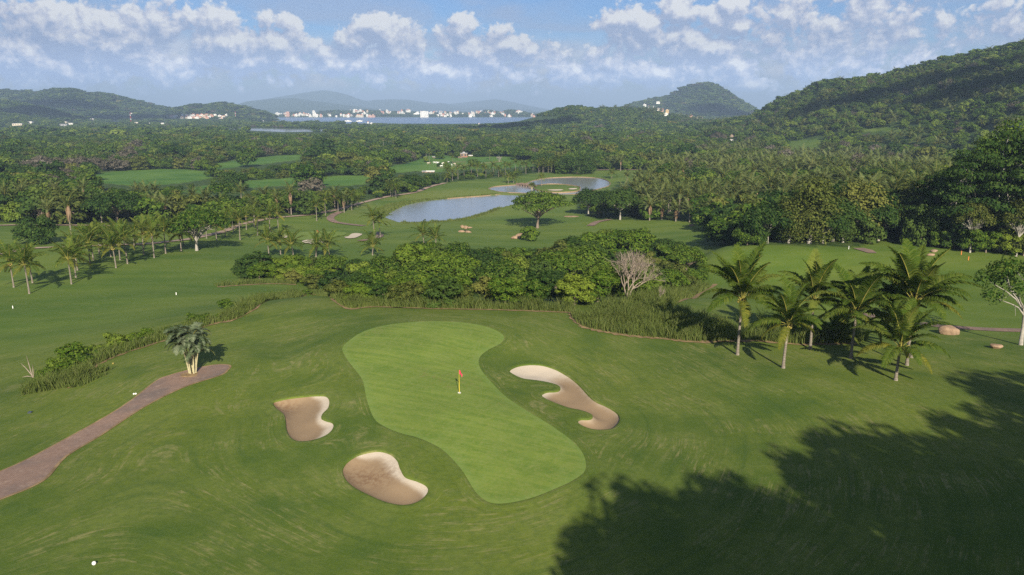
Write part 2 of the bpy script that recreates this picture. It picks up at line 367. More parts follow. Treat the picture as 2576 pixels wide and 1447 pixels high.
class Cache:
    """heights sampled once on a polar grid, so that looking up the ground under a pixel is quick"""
    def __init__(s, Hf):
        s.az = np.linspace(rad(-50), rad(50), 1101); s.lr = np.linspace(math.log(26.0), math.log(26000.0), 900); s.r = np.exp(s.lr)
        A, R = np.meshgrid(s.az, s.r, indexing='ij'); s.h = Hf((R * np.sin(A)).ravel(), (R * np.cos(A)).ravel()).reshape(A.shape)
    def hit(s, u, v):
        u = np.atleast_1d(np.asarray(u, float)); v = np.atleast_1d(np.asarray(v, float)); a, b, c = ray(u, v)
        az = np.arctan2(a, b); sl = c / np.hypot(a, b); f = np.clip((az - s.az[0]) / (s.az[1] - s.az[0]), 0, len(s.az) - 1.001); i = f.astype(int); f = (f - i)[:, None]
        h = s.h[i] * (1 - f) + s.h[i + 1] * f; d = CZ + sl[:, None] * s.r[None] - h; neg = d <= 0; k = np.argmax(neg, 1); k = np.where(neg.any(1), np.maximum(k, 1), len(s.r) - 1)
        n = np.arange(len(u)); d0, d1 = d[n, k - 1], d[n, k]; t = np.clip(d0 / (d0 - d1 + 1e-12), 0, 1); r = s.r[k - 1] + (s.r[k] - s.r[k - 1]) * t
        return np.stack([r * np.sin(az), r * np.cos(az), h[n, k - 1] * (1 - t) + h[n, k] * t], -1)
CACHE = None
def ground_hit(Hf, u, v):
    p = CACHE.hit(u, v); p[:, 2] = Hf(p[:, 0], p[:, 1]); return p
# ------------------------------------------------------------------ outlines (pixels of the 2576-wide photograph, dropped on the ground)
GREEN = [(861,879),(875,861),(911,837),(963,821),(1036,812),(1108,810),(1181,815),(1232,826),(1262,841),(1268,852),(1258,866),(1229,881),(1209,897),(1204,915),(1214,937),(1240,967),(1272,999),(1327,1036),(1386,1072),(1437,1109),(1466,1142),(1474,1171),(1468,1191),(1440,1211),(1393,1233),(1335,1255),(1273,1268),(1232,1266),(1203,1247),(1185,1222),(1160,1182),(1119,1138),(1083,1116),(1046,1101),(1010,1092),(970,1076),(941,1054),(923,1007),(915,967),(904,945),(875,908)]
B1 = [(687,1012),(707,1005),(744,999),(791,995),(820,996),(829,1007),(826,1025),(813,1039),(809,1050),(820,1057),(837,1063),(839,1074),(828,1089),(806,1101),(777,1109),(747,1109),(729,1098),(720,1079),(716,1047),(707,1036),(693,1025)]
B2 = [(861,1185),(868,1167),(886,1152),(915,1140),(952,1134),(981,1141),(999,1156),(1008,1178),(1021,1198),(1050,1209),(1072,1220),(1078,1231),(1072,1245),(1054,1260),(1028,1269),(999,1269),(963,1260),(922,1242),(890,1225),(870,1207)]
B3 = [(1282,932),(1298,922),(1327,917),(1360,918),(1396,928),(1429,946),(1455,966),(1477,990),(1495,1007),(1524,1021),(1550,1036),(1559,1050),(1555,1065),(1539,1078),(1509,1081),(1484,1078),(1462,1069),(1453,1060),(1460,1054),(1482,1053),(1490,1048),(1486,1041),(1462,1032),(1429,1025),(1389,1010),(1367,999),(1363,992),(1375,986),(1400,984),(1409,978),(1405,970),(1385,963),(1353,957),(1316,952),(1291,941)]
PATH = [(-230,1262),(0,1188),(153,1113),(306,1026),(393,960),(425,946),(459,936),(510,924),(545,918.5),(570,919),(577,923),(570,932),(551,945),(459,975),(357,1026),(255,1093),(163,1149),(117,1200),(77,1225),(0,1256),(-230,1345)]
LAKE1 = [(967,545),(994,529),(1025,516),(1076,506),(1143,499),(1211,494),(1255,490),(1300,489),(1330,492),(1330,502),(1300,512),(1262,522),(1228,536),(1177,550),(1110,558),(1042,561),(1008,560),(981,553)]
LAKE2 = [(1229,476),(1240,471),(1259,468.6),(1280,467),(1309,464.5),(1325,461.5),(1340,455.5),(1373,449),(1415,446.5),(1457,446),(1498,448),(1523,453),(1535,461),(1530,469),(1498,478),(1467,486.5),(1436,490),(1394,490.5),(1353,489),(1332,487.5),(1300,486),(1275,485),(1248,481.5)]
ISLE = [(1344,469.5),(1355,466.5),(1384,464),(1415,465),(1448,469),(1459,472.5),(1455,481),(1425,484.6),(1394,485),(1365,482),(1344,476.5)]
LAGOON = [(545,322.5),(640,323),(760,325),(891,327.5),(880,330),(800,331.5),(725,333),(660,330),(600,327)]
W1, W2, WL = -19.4, -19.2, -22.6
def flat(px, z, k=4):
    p = smooth_closed(px, k); q = unproj(p[:, 0], p[:, 1], z); return np.stack([q[0], q[1]], -1)
lake1 = flat(LAKE1, W1); lake2 = flat(LAKE2, W2); isle = flat(ISLE, W2); lagoon = flat(LAGOON, WL, 2)
def H1(x, y):
    h = H0(x, y); x = np.asarray(x, float); y = np.asarray(y, float)
    for poly, wz, near in ((lake1, W1, True), (lake2, W2, True), (lagoon, WL, False)):
        lo = poly.min(0) - 30; hi = poly.max(0) + 30
        m = (x > lo[0]) & (x < hi[0]) & (y > lo[1]) & (y < hi[1])
        if not m.any(): continue
        d = sdist(x[m], y[m], poly); hm = h[m]
        if poly is lake2:
            di = sdist(x[m], y[m], isle); d = np.maximum(d, -di)
        bank = wz + .25 + .03 * np.maximum(d, 0)
        k = sstep(2, 22, d); out = bank * (1 - k) + hm * k
        h[m] = np.where(d > 0, out, wz + .25 - 1.6 * sstep(0, -2.0, d))
    return h
CACHE = Cache(H1)
def drop(px, k=5):
    p = smooth_closed(px, k); return ground_hit(H1, p[:, 0], p[:, 1])[:, :2]
green = drop(GREEN, 4); bunk = [drop(B1), drop(B2), drop(B3)]; path = drop(PATH, 4)
def H(x, y):
    """finished ground: ponds and bunkers cut in"""
    h = H1(x, y); x = np.asarray(x, float); y = np.asarray(y, float)
    for poly in bunk:
        lo = poly.min(0) - 2; hi = poly.max(0) + 2
        m = (x > lo[0]) & (x < hi[0]) & (y > lo[1]) & (y < hi[1])
        if m.any():
            d = sdist(x[m], y[m], poly); h[m] = h[m] - 1.9 * sstep(.35, -.15, d)
    return h
def G(u, v):
    """the ground point seen at a pixel of the photograph"""
    r = ground_hit(H1, u, v); return r[0] if np.ndim(u) == 0 else r
def hz(x, y): return float(H1(np.array([x]), np.array([y]))[0])

# ------------------------------------------------------------------ materials
def mat(name, build):
    m = bpy.data.materials.new(name); m.use_nodes = True; nt = m.node_tree; nt.nodes.clear()
    n = N(nt); o = nt.nodes.new('ShaderNodeOutputMaterial'); s = build(n, nt); n.link(s, o.inputs['Surface']); return m
def pbsdf(n, col, rough=.8, spec=.2, normal=None, metal=0):
    p = n.n.new('ShaderNodeBsdfPrincipled'); n.put(p.inputs['Base Color'], col); n.put(p.inputs['Roughness'], rough)
    p.inputs['Specular IOR Level'].default_value = spec; n.put(p.inputs['Metallic'], metal)
    if normal is not None: n.link(normal, p.inputs['Normal'])
    return p.outputs[0]
def bump(n, h, s=.5, d=.1):
    b = n.n.new('ShaderNodeBump'); b.inputs['Strength'].default_value = s; b.inputs['Distance'].default_value = d; n.link(h, b.inputs['Height']); return b.outputs[0]
def pos(n): return n.n.new('ShaderNodeNewGeometry').outputs['Position']
def obj(n): return n.n.new('ShaderNodeTexCoord').outputs['Object']
def simple(name, col, rough=.8, var=.25, scale=2.0, spec=.2, bmp=0):
    def f(n, nt):
        v = obj(n); a = n.noise(v, scale, 5, .6)
        c = n.mix(n.ramp(a, .25, .75), tuple(q * (1 - var) for q in col), tuple(q * (1 + var) for q in col))
        return pbsdf(n, c, rough, spec, bump(n, n.noise(v, scale * 6, 4), bmp, .05) if bmp else None)
    return mat(name, f)

def grass_mat(n, nt, plain=False):
    p = pos(n); px, py, pz = n.sep(p)
    big = n.noise(p, .035, 4, .55); mid = n.noise(p, .16, 5, .62); fine = n.noise(p, 1.9, 5, .7); vf = n.noise(p, 9, 3, .7)
    ring = n.attr('ring')
    # streaks left by mowing and wear, which follow the outlines of green, bunkers and path
    flow = n.comb(n.math('MULTIPLY', ring, 1.25), n.math('MULTIPLY', px, .06), n.math('MULTIPLY', py, .06))
    st = n.noise(flow, 1.0, 5, .68, .4)
    flow2 = n.comb(n.math('MULTIPLY', ring, 4.2), n.math('MULTIPLY', px, .30), n.math('MULTIPLY', py, .30))
    st2 = n.noise(flow2, 1.0, 5, .72, .6)
    c = n.mix(n.ramp(big, .32, .68), (.062, .106, .012), (.132, .166, .019))
    c = n.mix(n.ramp(mid, .45, .66, 0, .65), c, (.138, .172, .034))
    c = n.mix(n.ramp(mid, .46, .30, 0, .5), c, (.036, .082, .013))
    c = n.mix(n.ramp(st, .52, .70, 0, .42), c, (.140, .172, .036))
    c = n.mix(n.ramp(st, .48, .32, 0, .45), c, (.032, .076, .012))
    worn = n.math('MULTIPLY', n.ramp(st2, .49, .62), n.ramp(n.noise(p, .14, 4, .65), .42, .58))
    worn = n.math('MULTIPLY', worn, n.ramp(n.noise(p, 1.1, 4, .7), .30, .58))
    c = n.mix(n.math('MULTIPLY', worn, .9), c, (.24, .222, .088))
    # alternate mower passes
    wob = n.math('MULTIPLY', n.math('SUBTRACT', n.noise(p, .12, 3, .5), .5), 5.0)
    band = n.math('SINE', n.math('MULTIPLY', n.math('ADD', ring, wob), 2.6))
    band = n.math('MULTIPLY', n.ramp(band, -.3, .5), n.ramp(n.noise(p, .07, 3, .6), .40, .62))
    c = n.mix(n.math('MULTIPLY', band, .32), c, (.135, .170, .034))
    c = n.mix(n.ramp(fine, .35, .7, 0, .5), c, (.048, .086, .017))
    c = n.mix(n.ramp(vf, .42, .72, 0, .42), c, (.135, .175, .048))
    val = n.mix(n.ramp(n.noise(n.vmath('MULTIPLY', p, (.012, .05, .02)), 1, 4, .6), .38, .64), (.070, .132, .018), (.138, .192, .030))
    c = n.mix(n.math('MULTIPLY', n.attr('valley'), .62), c, val)
    # rough, pasture, dry bank and forest floor, where the ground is that
    c = n.mix(n.math('MULTIPLY', n.attr('dry'), n.ramp(n.math('ADD', mid, n.math('MULTIPLY', n.math('SUBTRACT', fine, .5), .6)), .3, .62)), c, (.165, .185, .05))
    pas = n.mix(n.ramp(n.noise(p, .02, 5, .7), .35, .65), (.05, .125, .018), (.105, .19, .028))
    pas = n.mix(n.ramp(fine, .5, .8, 0, .5), pas, (.035, .075, .014))
    c = n.mix(n.attr('pasture'), c, pas)
    fl = n.mix(n.ramp(n.noise(p, .3, 5, .65), .4, .65), (.030, .060, .013), (.070, .100, .024))
    c = n.mix(n.attr('forest'), c, fl)
    h = n.math('ADD', n.math('MULTIPLY', fine, .6), n.math('MULTIPLY', vf, .4))
    return pbsdf(n, c, .85, .12, bump(n, h, .35, .12))
M = {}
M['ground'] = mat('turf_and_forest_floor', grass_mat)
def green_mat(n, nt):
    p = pos(n); r = n.n.new('ShaderNodeVectorRotate'); r.rotation_type = 'Z_AXIS'; r.inputs['Angle'].default_value = .42; n.link(p, r.inputs['Vector'])
    q = r.outputs[0]
    a = n.noise(n.vmath('MULTIPLY', q, (.22, 1.6, 1)), 1, 5, .6); b = n.noise(n.vmath('MULTIPLY', q, (1.2, .3, 1)), 1, 4, .6)
    f = n.noise(p, 3.0, 6, .75); g = n.noise(p, .18, 3, .5)
    c = n.mix(n.ramp(a, .35, .65), (.118, .188, .026), (.182, .242, .040))
    c = n.mix(n.ramp(b, .4, .7, 0, .5), c, (.19, .25, .058)); c = n.mix(n.ramp(g, .3, .7, 0, .4), c, (.112, .160, .027))
    c = n.mix(n.ramp(f, .50, .68, 0, .7), c, (.22, .24, .07)); c = n.mix(n.ramp(f, .48, .28, 0, .55), c, (.065, .14, .02))
    brown = n.math('MULTIPLY', n.ramp(n.noise(p, .09, 3, .6), .56, .7), n.ramp(n.noise(p, 1.2, 4, .7), .5, .7))
    c = n.mix(n.math('MULTIPLY', brown, .6), c, (.22, .17, .07))
    c = n.mix(n.ramp(n.attr('edge'), .9, 0., 0, .35), c, (.17, .25, .065))
    return pbsdf(n, c, .8, .15, bump(n, f, .2, .04))
M['green'] = mat('closely_mown_green', green_mat)
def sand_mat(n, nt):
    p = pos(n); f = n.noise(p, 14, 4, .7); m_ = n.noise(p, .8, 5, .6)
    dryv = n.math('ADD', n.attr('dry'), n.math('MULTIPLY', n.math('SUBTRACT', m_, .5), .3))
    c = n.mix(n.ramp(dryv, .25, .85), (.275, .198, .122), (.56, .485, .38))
    stain = n.math('MULTIPLY', n.attr('stain'), n.ramp(n.noise(p, 2.6, 5, .7), .4, .6))
    c = n.mix(n.math('MULTIPLY', stain, .75), c, (.16, .09, .05))
    c = n.mix(n.ramp(f, .3, .8, 0, .3), c, (.30, .20, .12))
    rk = n.noise(n.vmath('MULTIPLY', p, (3.2, .9, 1)), 3.0, 3, .6)
    return pbsdf(n, c, .95, .05, bump(n, n.math('ADD', f, rk), .35, .05))
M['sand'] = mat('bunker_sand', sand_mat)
def brick_mat(n, nt):
    p = pos(n); r = n.n.new('ShaderNodeVectorRotate'); r.rotation_type = 'Z_AXIS'; r.inputs['Angle'].default_value = -.8; n.link(p, r.inputs['Vector'])
    b = n.n.new('ShaderNodeTexBrick'); n.link(r.outputs[0], b.inputs['Vector']); b.inputs['Scale'].default_value = 1.0
    b.inputs['Brick Width'].default_value = .24; b.inputs['Row Height'].default_value = .12; b.inputs['Mortar Size'].default_value = .012
    b.inputs['Color1'].default_value = (.26, .165, .12, 1); b.inputs['Color2'].default_value = (.33, .22, .165, 1); b.inputs['Mortar'].default_value = (.12, .085, .065, 1)
    g = n.noise(p, .22, 4, .6); f = n.noise(p, 1.3, 6, .75)
    c = n.mix(n.ramp(g, .38, .68), b.outputs['Color'], (.165, .125, .105)); c = n.mix(n.ramp(f, .5, .78, 0, .6), c, (.40, .29, .215)); c = n.mix(n.ramp(f, .42, .22, 0, .6), c, (.09, .07, .065))
    ln = n.noise(n.vmath('MULTIPLY', r.outputs[0], (.25, 2.2, 1)), 1.4, 5, .7)
    c = n.mix(n.ramp(ln, .6, .72, 0, .5), c, (.12, .095, .085))
    return pbsdf(n, c, .85, .2, bump(n, b.outputs['Fac'], .3, .01))
M['brick'] = mat('worn_brick_paving', brick_mat)
M['track'] = simple('gravel_track', (.34, .25, .19), .9, .25, .6)
M['soil'] = simple('bare_soil', (.24, .165, .085), .95, .35, 1.2)
def water_mat(name, deep, rough, sc):
    def f(n, nt):
        p = pos(n); w = n.noise(n.vmath('MULTIPLY', p, (1, 1.6, 1)), sc, 4, .6)
        return pbsdf(n, deep, rough, .5, bump(n, w, .25, .12))
    return mat(name, f)
M['pond'] = water_mat('pond_water', (.23, .245, .245), .15, .9)
M['sea'] = water_mat('sea_water', (.085, .135, .215), .25, .25)

def leaf_mat(name, dark, mid, light, trans=.20, yellow=0.0):
    def f(n, nt):
        oi = n.n.new('ShaderNodeObjectInfo').outputs['Random']; g = n.n.new('ShaderNodeNewGeometry')
        c = n.mix(n.ramp(oi, 0, 1, 0, 1, False), dark, mid)
        c = n.mix(n.math('MULTIPLY', n.ramp(oi, .72, 1.0), .7), c, light)
        isl = g.outputs['Random Per Island']
        c = n.mix(n.ramp(isl, .45, 1.0, 0, .55), c, light); c = n.mix(n.ramp(isl, .4, 0., 0, .55), c, tuple(q * .55 for q in dark))
        d = n.n.new('ShaderNodeBsdfDiffuse'); n.put(d.inputs[0], c)
        t = n.n.new('ShaderNodeBsdfTranslucent'); n.put(t.inputs[0], n.mix(1.0, c, (1.25, 1.35, .7), 'MULTIPLY'))
        m = n.n.new('ShaderNodeMixShader'); m.inputs[0].default_value = trans; n.link(d.outputs[0], m.inputs[1]); n.link(t.outputs[0], m.inputs[2]); return m.outputs[0]
    return mat(name, f)
M['leaf'] = leaf_mat('broadleaf_foliage', (.030, .070, .011), (.084, .140, .018), (.175, .220, .036))
M['leaf_fresh'] = leaf_mat('fresh_thicket_foliage', (.052, .102, .013), (.092, .150, .017), (.180, .225, .032))
M['leaf_dark'] = leaf_mat('dark_foliage', (.023, .053, .013), (.048, .088, .019), (.095, .135, .030))
M['leaf_olive'] = leaf_mat('olive_foliage', (.048, .070, .016), (.098, .120, .026), (.175, .180, .045))
M['leaf_yellow'] = leaf_mat('yellow_flowering_foliage', (.10, .10, .015), (.15, .14, .02), (.24, .20, .03))
M['leaf_grey'] = leaf_mat('dry_grey_twigs', (.095, .085, .06), (.13, .115, .085), (.19, .165, .13))
M['frond'] = leaf_mat('palm_leaflets', (.070, .120, .018), (.110, .158, .026), (.21, .24, .05), .42)
M['frond_old'] = leaf_mat('yellowing_palm_leaflets', (.105, .125, .020), (.145, .150, .024), (.24, .225, .04), .3)
M['frond_far'] = leaf_mat('feather_palm_leaflets', (.075, .108, .028), (.105, .140, .042), (.19, .215, .085), .25)
M['frond_blue'] = leaf_mat('grey_green_palm_leaflets', (.066, .098, .046), (.098, .130, .066), (.22, .25, .165), .2)
M['skirt'] = leaf_mat('dead_palm_skirt', (.20, .13, .075), (.27, .18, .115), (.42, .31, .21), .1)
M['grass'] = leaf_mat('tall_grass_blades', (.110, .150, .034), (.135, .176, .045), (.23, .235, .09), .4)
M['bark'] = simple('grey_brown_bark', (.19, .15, .115), .9, .35, 3)
M['bark_pale'] = simple('pale_bark', (.31, .285, .245), .85, .25, 3)
M['bark_dead'] = simple('bleached_dead_wood', (.29, .235, .185), .9, .25, 3)
def palm_bark(n, nt):
    p = obj(n); z = n.sep(p)[2]; r = n.math('SINE', n.math('ADD', n.math('MULTIPLY', z, 34), n.math('MULTIPLY', n.noise(p, 4, 3), 6)))
    c = n.mix(n.ramp(r, .2, 1), (.215, .185, .15), (.115, .092, .073)); c = n.mix(n.ramp(n.noise(p, 3, 4, .7), .5, .72), c, (.33, .30, .26))
    return pbsdf(n, c, .9, .1)
M['palm_bark'] = mat('ringed_palm_bark', palm_bark)
M['cane'] = simple('pale_palm_cane', (.38, .34, .20), .7, .3, 5)
M['rachis'] = simple('yellow_green_leaf_stalk', (.30, .27, .06), .6, .3, 3)
M['coconut'] = simple('coconut_husk', (.24, .20, .05), .6, .45, 6)
M['rock'] = simple('sandy_rock', (.27, .185, .12), .95, .35, 1.3, .1, .6)
M['rock_dark'] = simple('weathered_rock', (.24, .17, .12), .95, .4, 1.1, .1, .7)
M['white'] = simple('white_painted_wall', (.78, .76, .72), .8, .06, .2)
M['cream'] = simple('cream_wall', (.62, .54, .42), .85, .1, .2)
M['ochre'] = simple('ochre_wall', (.66, .45, .16), .85, .1, .2)
M['pink'] = simple('salmon_wall', (.58, .33, .24), .85, .1, .2)
M['tile'] = simple('terracotta_roof', (.42, .17, .10), .85, .2, .5)
M['greyroof'] = simple('grey_roof', (.34, .34, .35), .8, .15, .3)
M['dark'] = simple('dark_window_glass', (.055, .065, .08), .25, .2, 1, .5)  # even dark tone for windows and the valve box
M['red'] = simple('red_paint', (.55, .06, .05), .6, .1, 1)
M['flag'] = simple('pink_red_flag_cloth', (.80, .035, .13), .7, .1, 4)
M['yellow'] = simple('yellow_paint', (.75, .55, .04), .5, .05, 4)
M['concrete'] = simple('grey_concrete', (.42, .40, .37), .9, .15, 1)
M['stone'] = simple('brown_stone_masonry', (.27, .19, .14), .95, .3, 1.5)
M['timber'] = simple('weathered_timber', (.30, .21, .125), .9, .25, 1.5)
M['thatch'] = simple('grey_brown_thatch', (.24, .18, .13), .95, .25, 2)
M['cow'] = simple('pale_hide', (.62, .52, .42), .9, .2, 1)
M['cow_brown'] = simple('brown_hide', (.26, .14, .08), .9, .2, 1)
M['orange'] = simple('orange_stake_paint', (.70, .20, .05), .6, .1, 2)
M['cloud'] = simple('cloud_white', (.85, .85, .87), 1, .03, .001, 0)

# ------------------------------------------------------------------ the ground: one sheet out to the horizon
CLEAR = [  # what the photograph shows open (pixels)
 [(-900,560),(0,560),(300,566),(560,574),(660,550),(778,541),(846,526),(906,512),(977,495),(1042,485),(1083,469),(1116,461),(1200,452),(1279,446),(1360,434),(1407,438),(1482,435),(1499,428),(1617,428),(1634,434),(1651,451),(1617,465),(1550,463),(1530,482),(1450,492),(1450,535),(1500,552),(1610,554),(1795,557),(1775,592),(1757,618),(1980,618),(2150,622),(2250,600),(2400,610),(2576,640),(3600,660),(3600,3000),(-900,3000)],
 [(206,442),(281,432),(330,429),(406,425),(470,427),(528,432),(545,440),(528,449),(467,460),(400,466),(338,469),(260,461)],
 [(528,414),(600,403),(680,393),(760,388),(770,400),(690,410),(600,421),(530,427)],
 [(445,482),(520,466),(609,456),(740,447),(872,442),(960,439),(990,446),(945,461),(872,468),(780,468),(677,470),(590,478),(508,487)],
 [(950,424),(1022,411),(1069,394),(1093,391),(1177,394),(1296,394),(1305,404),(1360,407),(1350,418),(1250,424),(1143,428),(1110,434),(1042,431),(974,438)],
 [(1967,358),(2020,352),(2079,349),(2060,366),(2053,375),(2027,387),(1989,376),(1985,366)],
 [(2155,327),(2210,323),(2270,322),(2260,329),(2170,332)]]
def build_ground():
    a1 = np.linspace(rad(-41), rad(41), 340); a2 = np.linspace(rad(41), rad(319), 72)[1:-1]
    az = np.concatenate([a1, a2]); rs = [12.0]
    while rs[-1] < 21500:
        r = rs[-1]; rs.append(r + (.5 if r < 92 else max(.55, .0125 * r)))
    rs = np.array(rs); na, nr = len(az), len(rs)
    A, R = np.meshgrid(az, rs, indexing='ij'); x = (R * np.sin(A)).ravel(); y = (R * np.cos(A)).ravel()
    z = H(x, y)
    V = np.stack([x, y, z], -1); V = np.vstack([V, [[0, 0, hz(0, 0)]]])
    i = np.arange(na)[:, None]; j = np.arange(nr - 1)[None]
    i2 = (i + 1) % na
    F = np.stack([(i * nr + j), (i2 * nr + j), (i2 * nr + j + 1), (i * nr + j + 1)], -1).reshape(-1, 4)[:, ::-1]
    cen = len(V) - 1; ii = np.arange(na); C_ = np.stack([np.full(na, cen), ((ii + 1) % na) * nr, ii * nr, np.full(na, cen)], -1)
    F = np.vstack([F, C_[:, [0, 1, 2, 2]]]) if False else F
    # masks
    u, v, f = project(V[:, 0], V[:, 1], V[:, 2]); f_ok = f > 1
    clear = np.zeros(len(V)); past = np.zeros(len(V))
    for k, poly in enumerate(CLEAR):
        m = inpoly(u, v, poly) & f_ok; clear[m] = 1
        if 0 < k < 5: past[m] = 1
    r = np.hypot(V[:, 0], V[:, 1]); clear[r < 118] = 1; clear[(r < 300) & (V[:, 1] < 30)] = 1
    # bare forest floor under the thicket and beyond the lawn
    forest = 1 - clear
    th = inpoly(u, v, [(600,690),(700,690),(830,735),(900,760),(1000,768),(1300,770),(1500,765),(1700,735),(1780,695),(1700,668),(1500,650),(1400,660),(1040,662),(1000,692),(830,688),(700,682)]) & f_ok & (r > 112)
    forest[th] = np.maximum(forest[th], .8)
    dry = np.zeros(len(V)); m = (r > 100) & (r < 900)
    d1 = sdist(V[m, 0], V[m, 1], lake1); d2 = sdist(V[m, 0], V[m, 1], lake2)
    dry[m] = np.exp(-np.maximum(d1, 0) / 5.0) * .7
    band = inpoly(u, v, [(835,500),(985,505),(1140,497),(1250,486),(1235,478),(1100,478),(1010,490),(940,505),(930,525),(965,546),(940,560),(930,545),(870,540)]) & f_ok
    dry[band] = np.maximum(dry[band], .55)
    ring = np.full(len(V), 40.0); m = (r < 150)
    xs, ys = V[m, 0], V[m, 1]
    rr = np.zeros(xs.shape)
    for q in [green, path] + bunk: rr = rr + np.exp(-np.abs(sdist(xs, ys, q[::2])) / 4.5)
    rr = -4.5 * np.log(rr + 1e-9) + 3
    ring[m] = rr; ring[~m] = V[~m, 1] * .25 + V[~m, 0] * .06
    me = fast_mesh('ground', V, F, [M['ground']], smooth=True, attrs={'forest': forest, 'pasture': past, 'dry': dry, 'ring': ring, 'valley': sstep(112, 135, r)})
    return tag(link('ground', me), kind='structure')
build_ground()

# sheets laid on the ground --------------------------------------------------
def sheet(name, poly, step, m, lift=.05, attrs=None, zf=None, hole=None):
    """fills an outline with a fine mesh that follows the ground"""
    poly = np.asarray(poly); seg = []
    lo, hi = poly.min(0), poly.max(0)
    gx, gy = np.meshgrid(np.arange(lo[0], hi[0], step), np.arange(lo[1], hi[1], step)); gx = gx + (np.arange(gx.shape[0]) % 2)[:, None] * step * .5
    gx, gy = gx.ravel(), gy.ravel(); d = sdist(gx, gy, poly); k = d < -step * .45
    pts = [Vector(p) for p in poly] + [Vector(p) for p in zip(gx[k], gy[k])]
    n = len(poly); ed = [(i, (i + 1) % n) for i in range(n)]
    vs, es, fs, *_ = delaunay_2d_cdt(pts, ed, [], 1, 1e-6)
    P = np.array([(p.x, p.y) for p in vs]); dd = sdist(P[:, 0], P[:, 1], poly)
    z = H1(P[:, 0], P[:, 1]) + lift if zf is None else zf(P[:, 0], P[:, 1], dd)
    F = np.array([f for f in fs if len(f) == 3])
    a = P[F]; cr = (a[:, 1, 0] - a[:, 0, 0]) * (a[:, 2, 1] - a[:, 0, 1]) - (a[:, 1, 1] - a[:, 0, 1]) * (a[:, 2, 0] - a[:, 0, 0])
    F[cr < 0] = F[cr < 0][:, ::-1]
    at = attrs(P[:, 0], P[:, 1], dd) if attrs else None
    return link(name, fast_mesh(name, np.column_stack([P, z]), F, [m], smooth=True, attrs=at))
def skirt(name, poly, w, prof, m):
    """a strip along an outline: prof = list of (signed offset outwards, height above ground)"""
    poly = np.asarray(poly); n = len(poly); t = np.roll(poly, -1, 0) - np.roll(poly, 1, 0); t /= np.linalg.norm(t, axis=1)[:, None] + 1e-9
    area = .5 * np.sum(poly[:, 0] * np.roll(poly[:, 1], -1) - np.roll(poly[:, 0], -1) * poly[:, 1])
    nn = np.stack([t[:, 1], -t[:, 0]], -1) * (1 if area > 0 else -1)
    V = []; k = len(prof)
    for o, h in prof:
        q = poly + nn * o; V.append(np.column_stack([q, H1(q[:, 0], q[:, 1]) + h]))
    V = np.stack(V, 1).reshape(-1, 3); i = np.arange(n)[:, None]; j = np.arange(k - 1)[None]; i2 = (i + 1) % n
    F = np.stack([i * k + j, i * k + j + 1, i2 * k + j + 1, i2 * k + j], -1).reshape(-1, 4)
    d = sdist(V[:, 0], V[:, 1], poly); 
    return fast_mesh(name, V, F, [m], smooth=True, attrs={'ring': np.abs(d)})
o = sheet('putting_green', green, .7, M['green'], .055, lambda x, y, d: {'edge': -d}); tag(o, 'pale closely mown hourglass shaped putting green around the flagstick', kind='structure')
lip = link('collar', skirt('collar', green, 0, [(1.0, .02), (.35, .075), (0, .05), (-.06, .03)], M['ground']), o)
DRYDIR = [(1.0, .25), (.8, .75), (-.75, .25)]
STAIN = [(707, 1016, 1.9), (925, 1187, 2.2), None]
BL = ['left sand bunker with a bright right slope beside the green', 'front sand bunker shaped like a kidney below the green', 'right long wavy sand bunker with two grass fingers']
for k, poly in enumerate(bunk):
    cen = poly.mean(0); dv = np.array(DRYDIR[k]); ext = np.abs((poly - cen) @ dv).max()
    st = None if STAIN[k] is None else G(STAIN[k][0], STAIN[k][1])
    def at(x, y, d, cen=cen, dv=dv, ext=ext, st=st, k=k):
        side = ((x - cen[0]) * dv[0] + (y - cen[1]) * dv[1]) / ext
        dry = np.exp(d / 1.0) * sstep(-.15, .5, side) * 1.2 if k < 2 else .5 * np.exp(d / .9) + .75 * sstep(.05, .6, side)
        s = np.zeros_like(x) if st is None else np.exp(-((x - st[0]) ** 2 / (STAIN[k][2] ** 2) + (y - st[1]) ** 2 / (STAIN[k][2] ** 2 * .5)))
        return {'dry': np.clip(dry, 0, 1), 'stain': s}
    def zf(x, y, d, cen=cen, dv=dv, ext=ext):
        side = ((x - cen[0]) * dv[0] + (y - cen[1]) * dv[1]) / ext
        return H1(x, y) - .10 - (.36 + .2 * sstep(-.5, .8, -side)) * (1 - np.exp(d / (.55 + 1.3 * sstep(-.2, .6, side)))) + .04 * fbm(x * .9, y * .9, 2, 6)
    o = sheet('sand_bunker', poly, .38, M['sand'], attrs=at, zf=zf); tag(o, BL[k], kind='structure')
    link('grass_lip', skirt('grass_lip', poly, 0, [(1.1, .02), (.6, .03), (.22, .03), (.03, .015), (-.03, -.03), (-.05, -.4)], M['ground']), o)
o = sheet('brick_path', path, .8, M['brick'], .05); tag(o, 'worn pinkish brick path coming up to the clump palm', kind='structure')
link('soil_edge', skirt('soil_edge', path, 0, [(.22, .03), (.0, .065), (-.04, .03)], M['soil']), o)

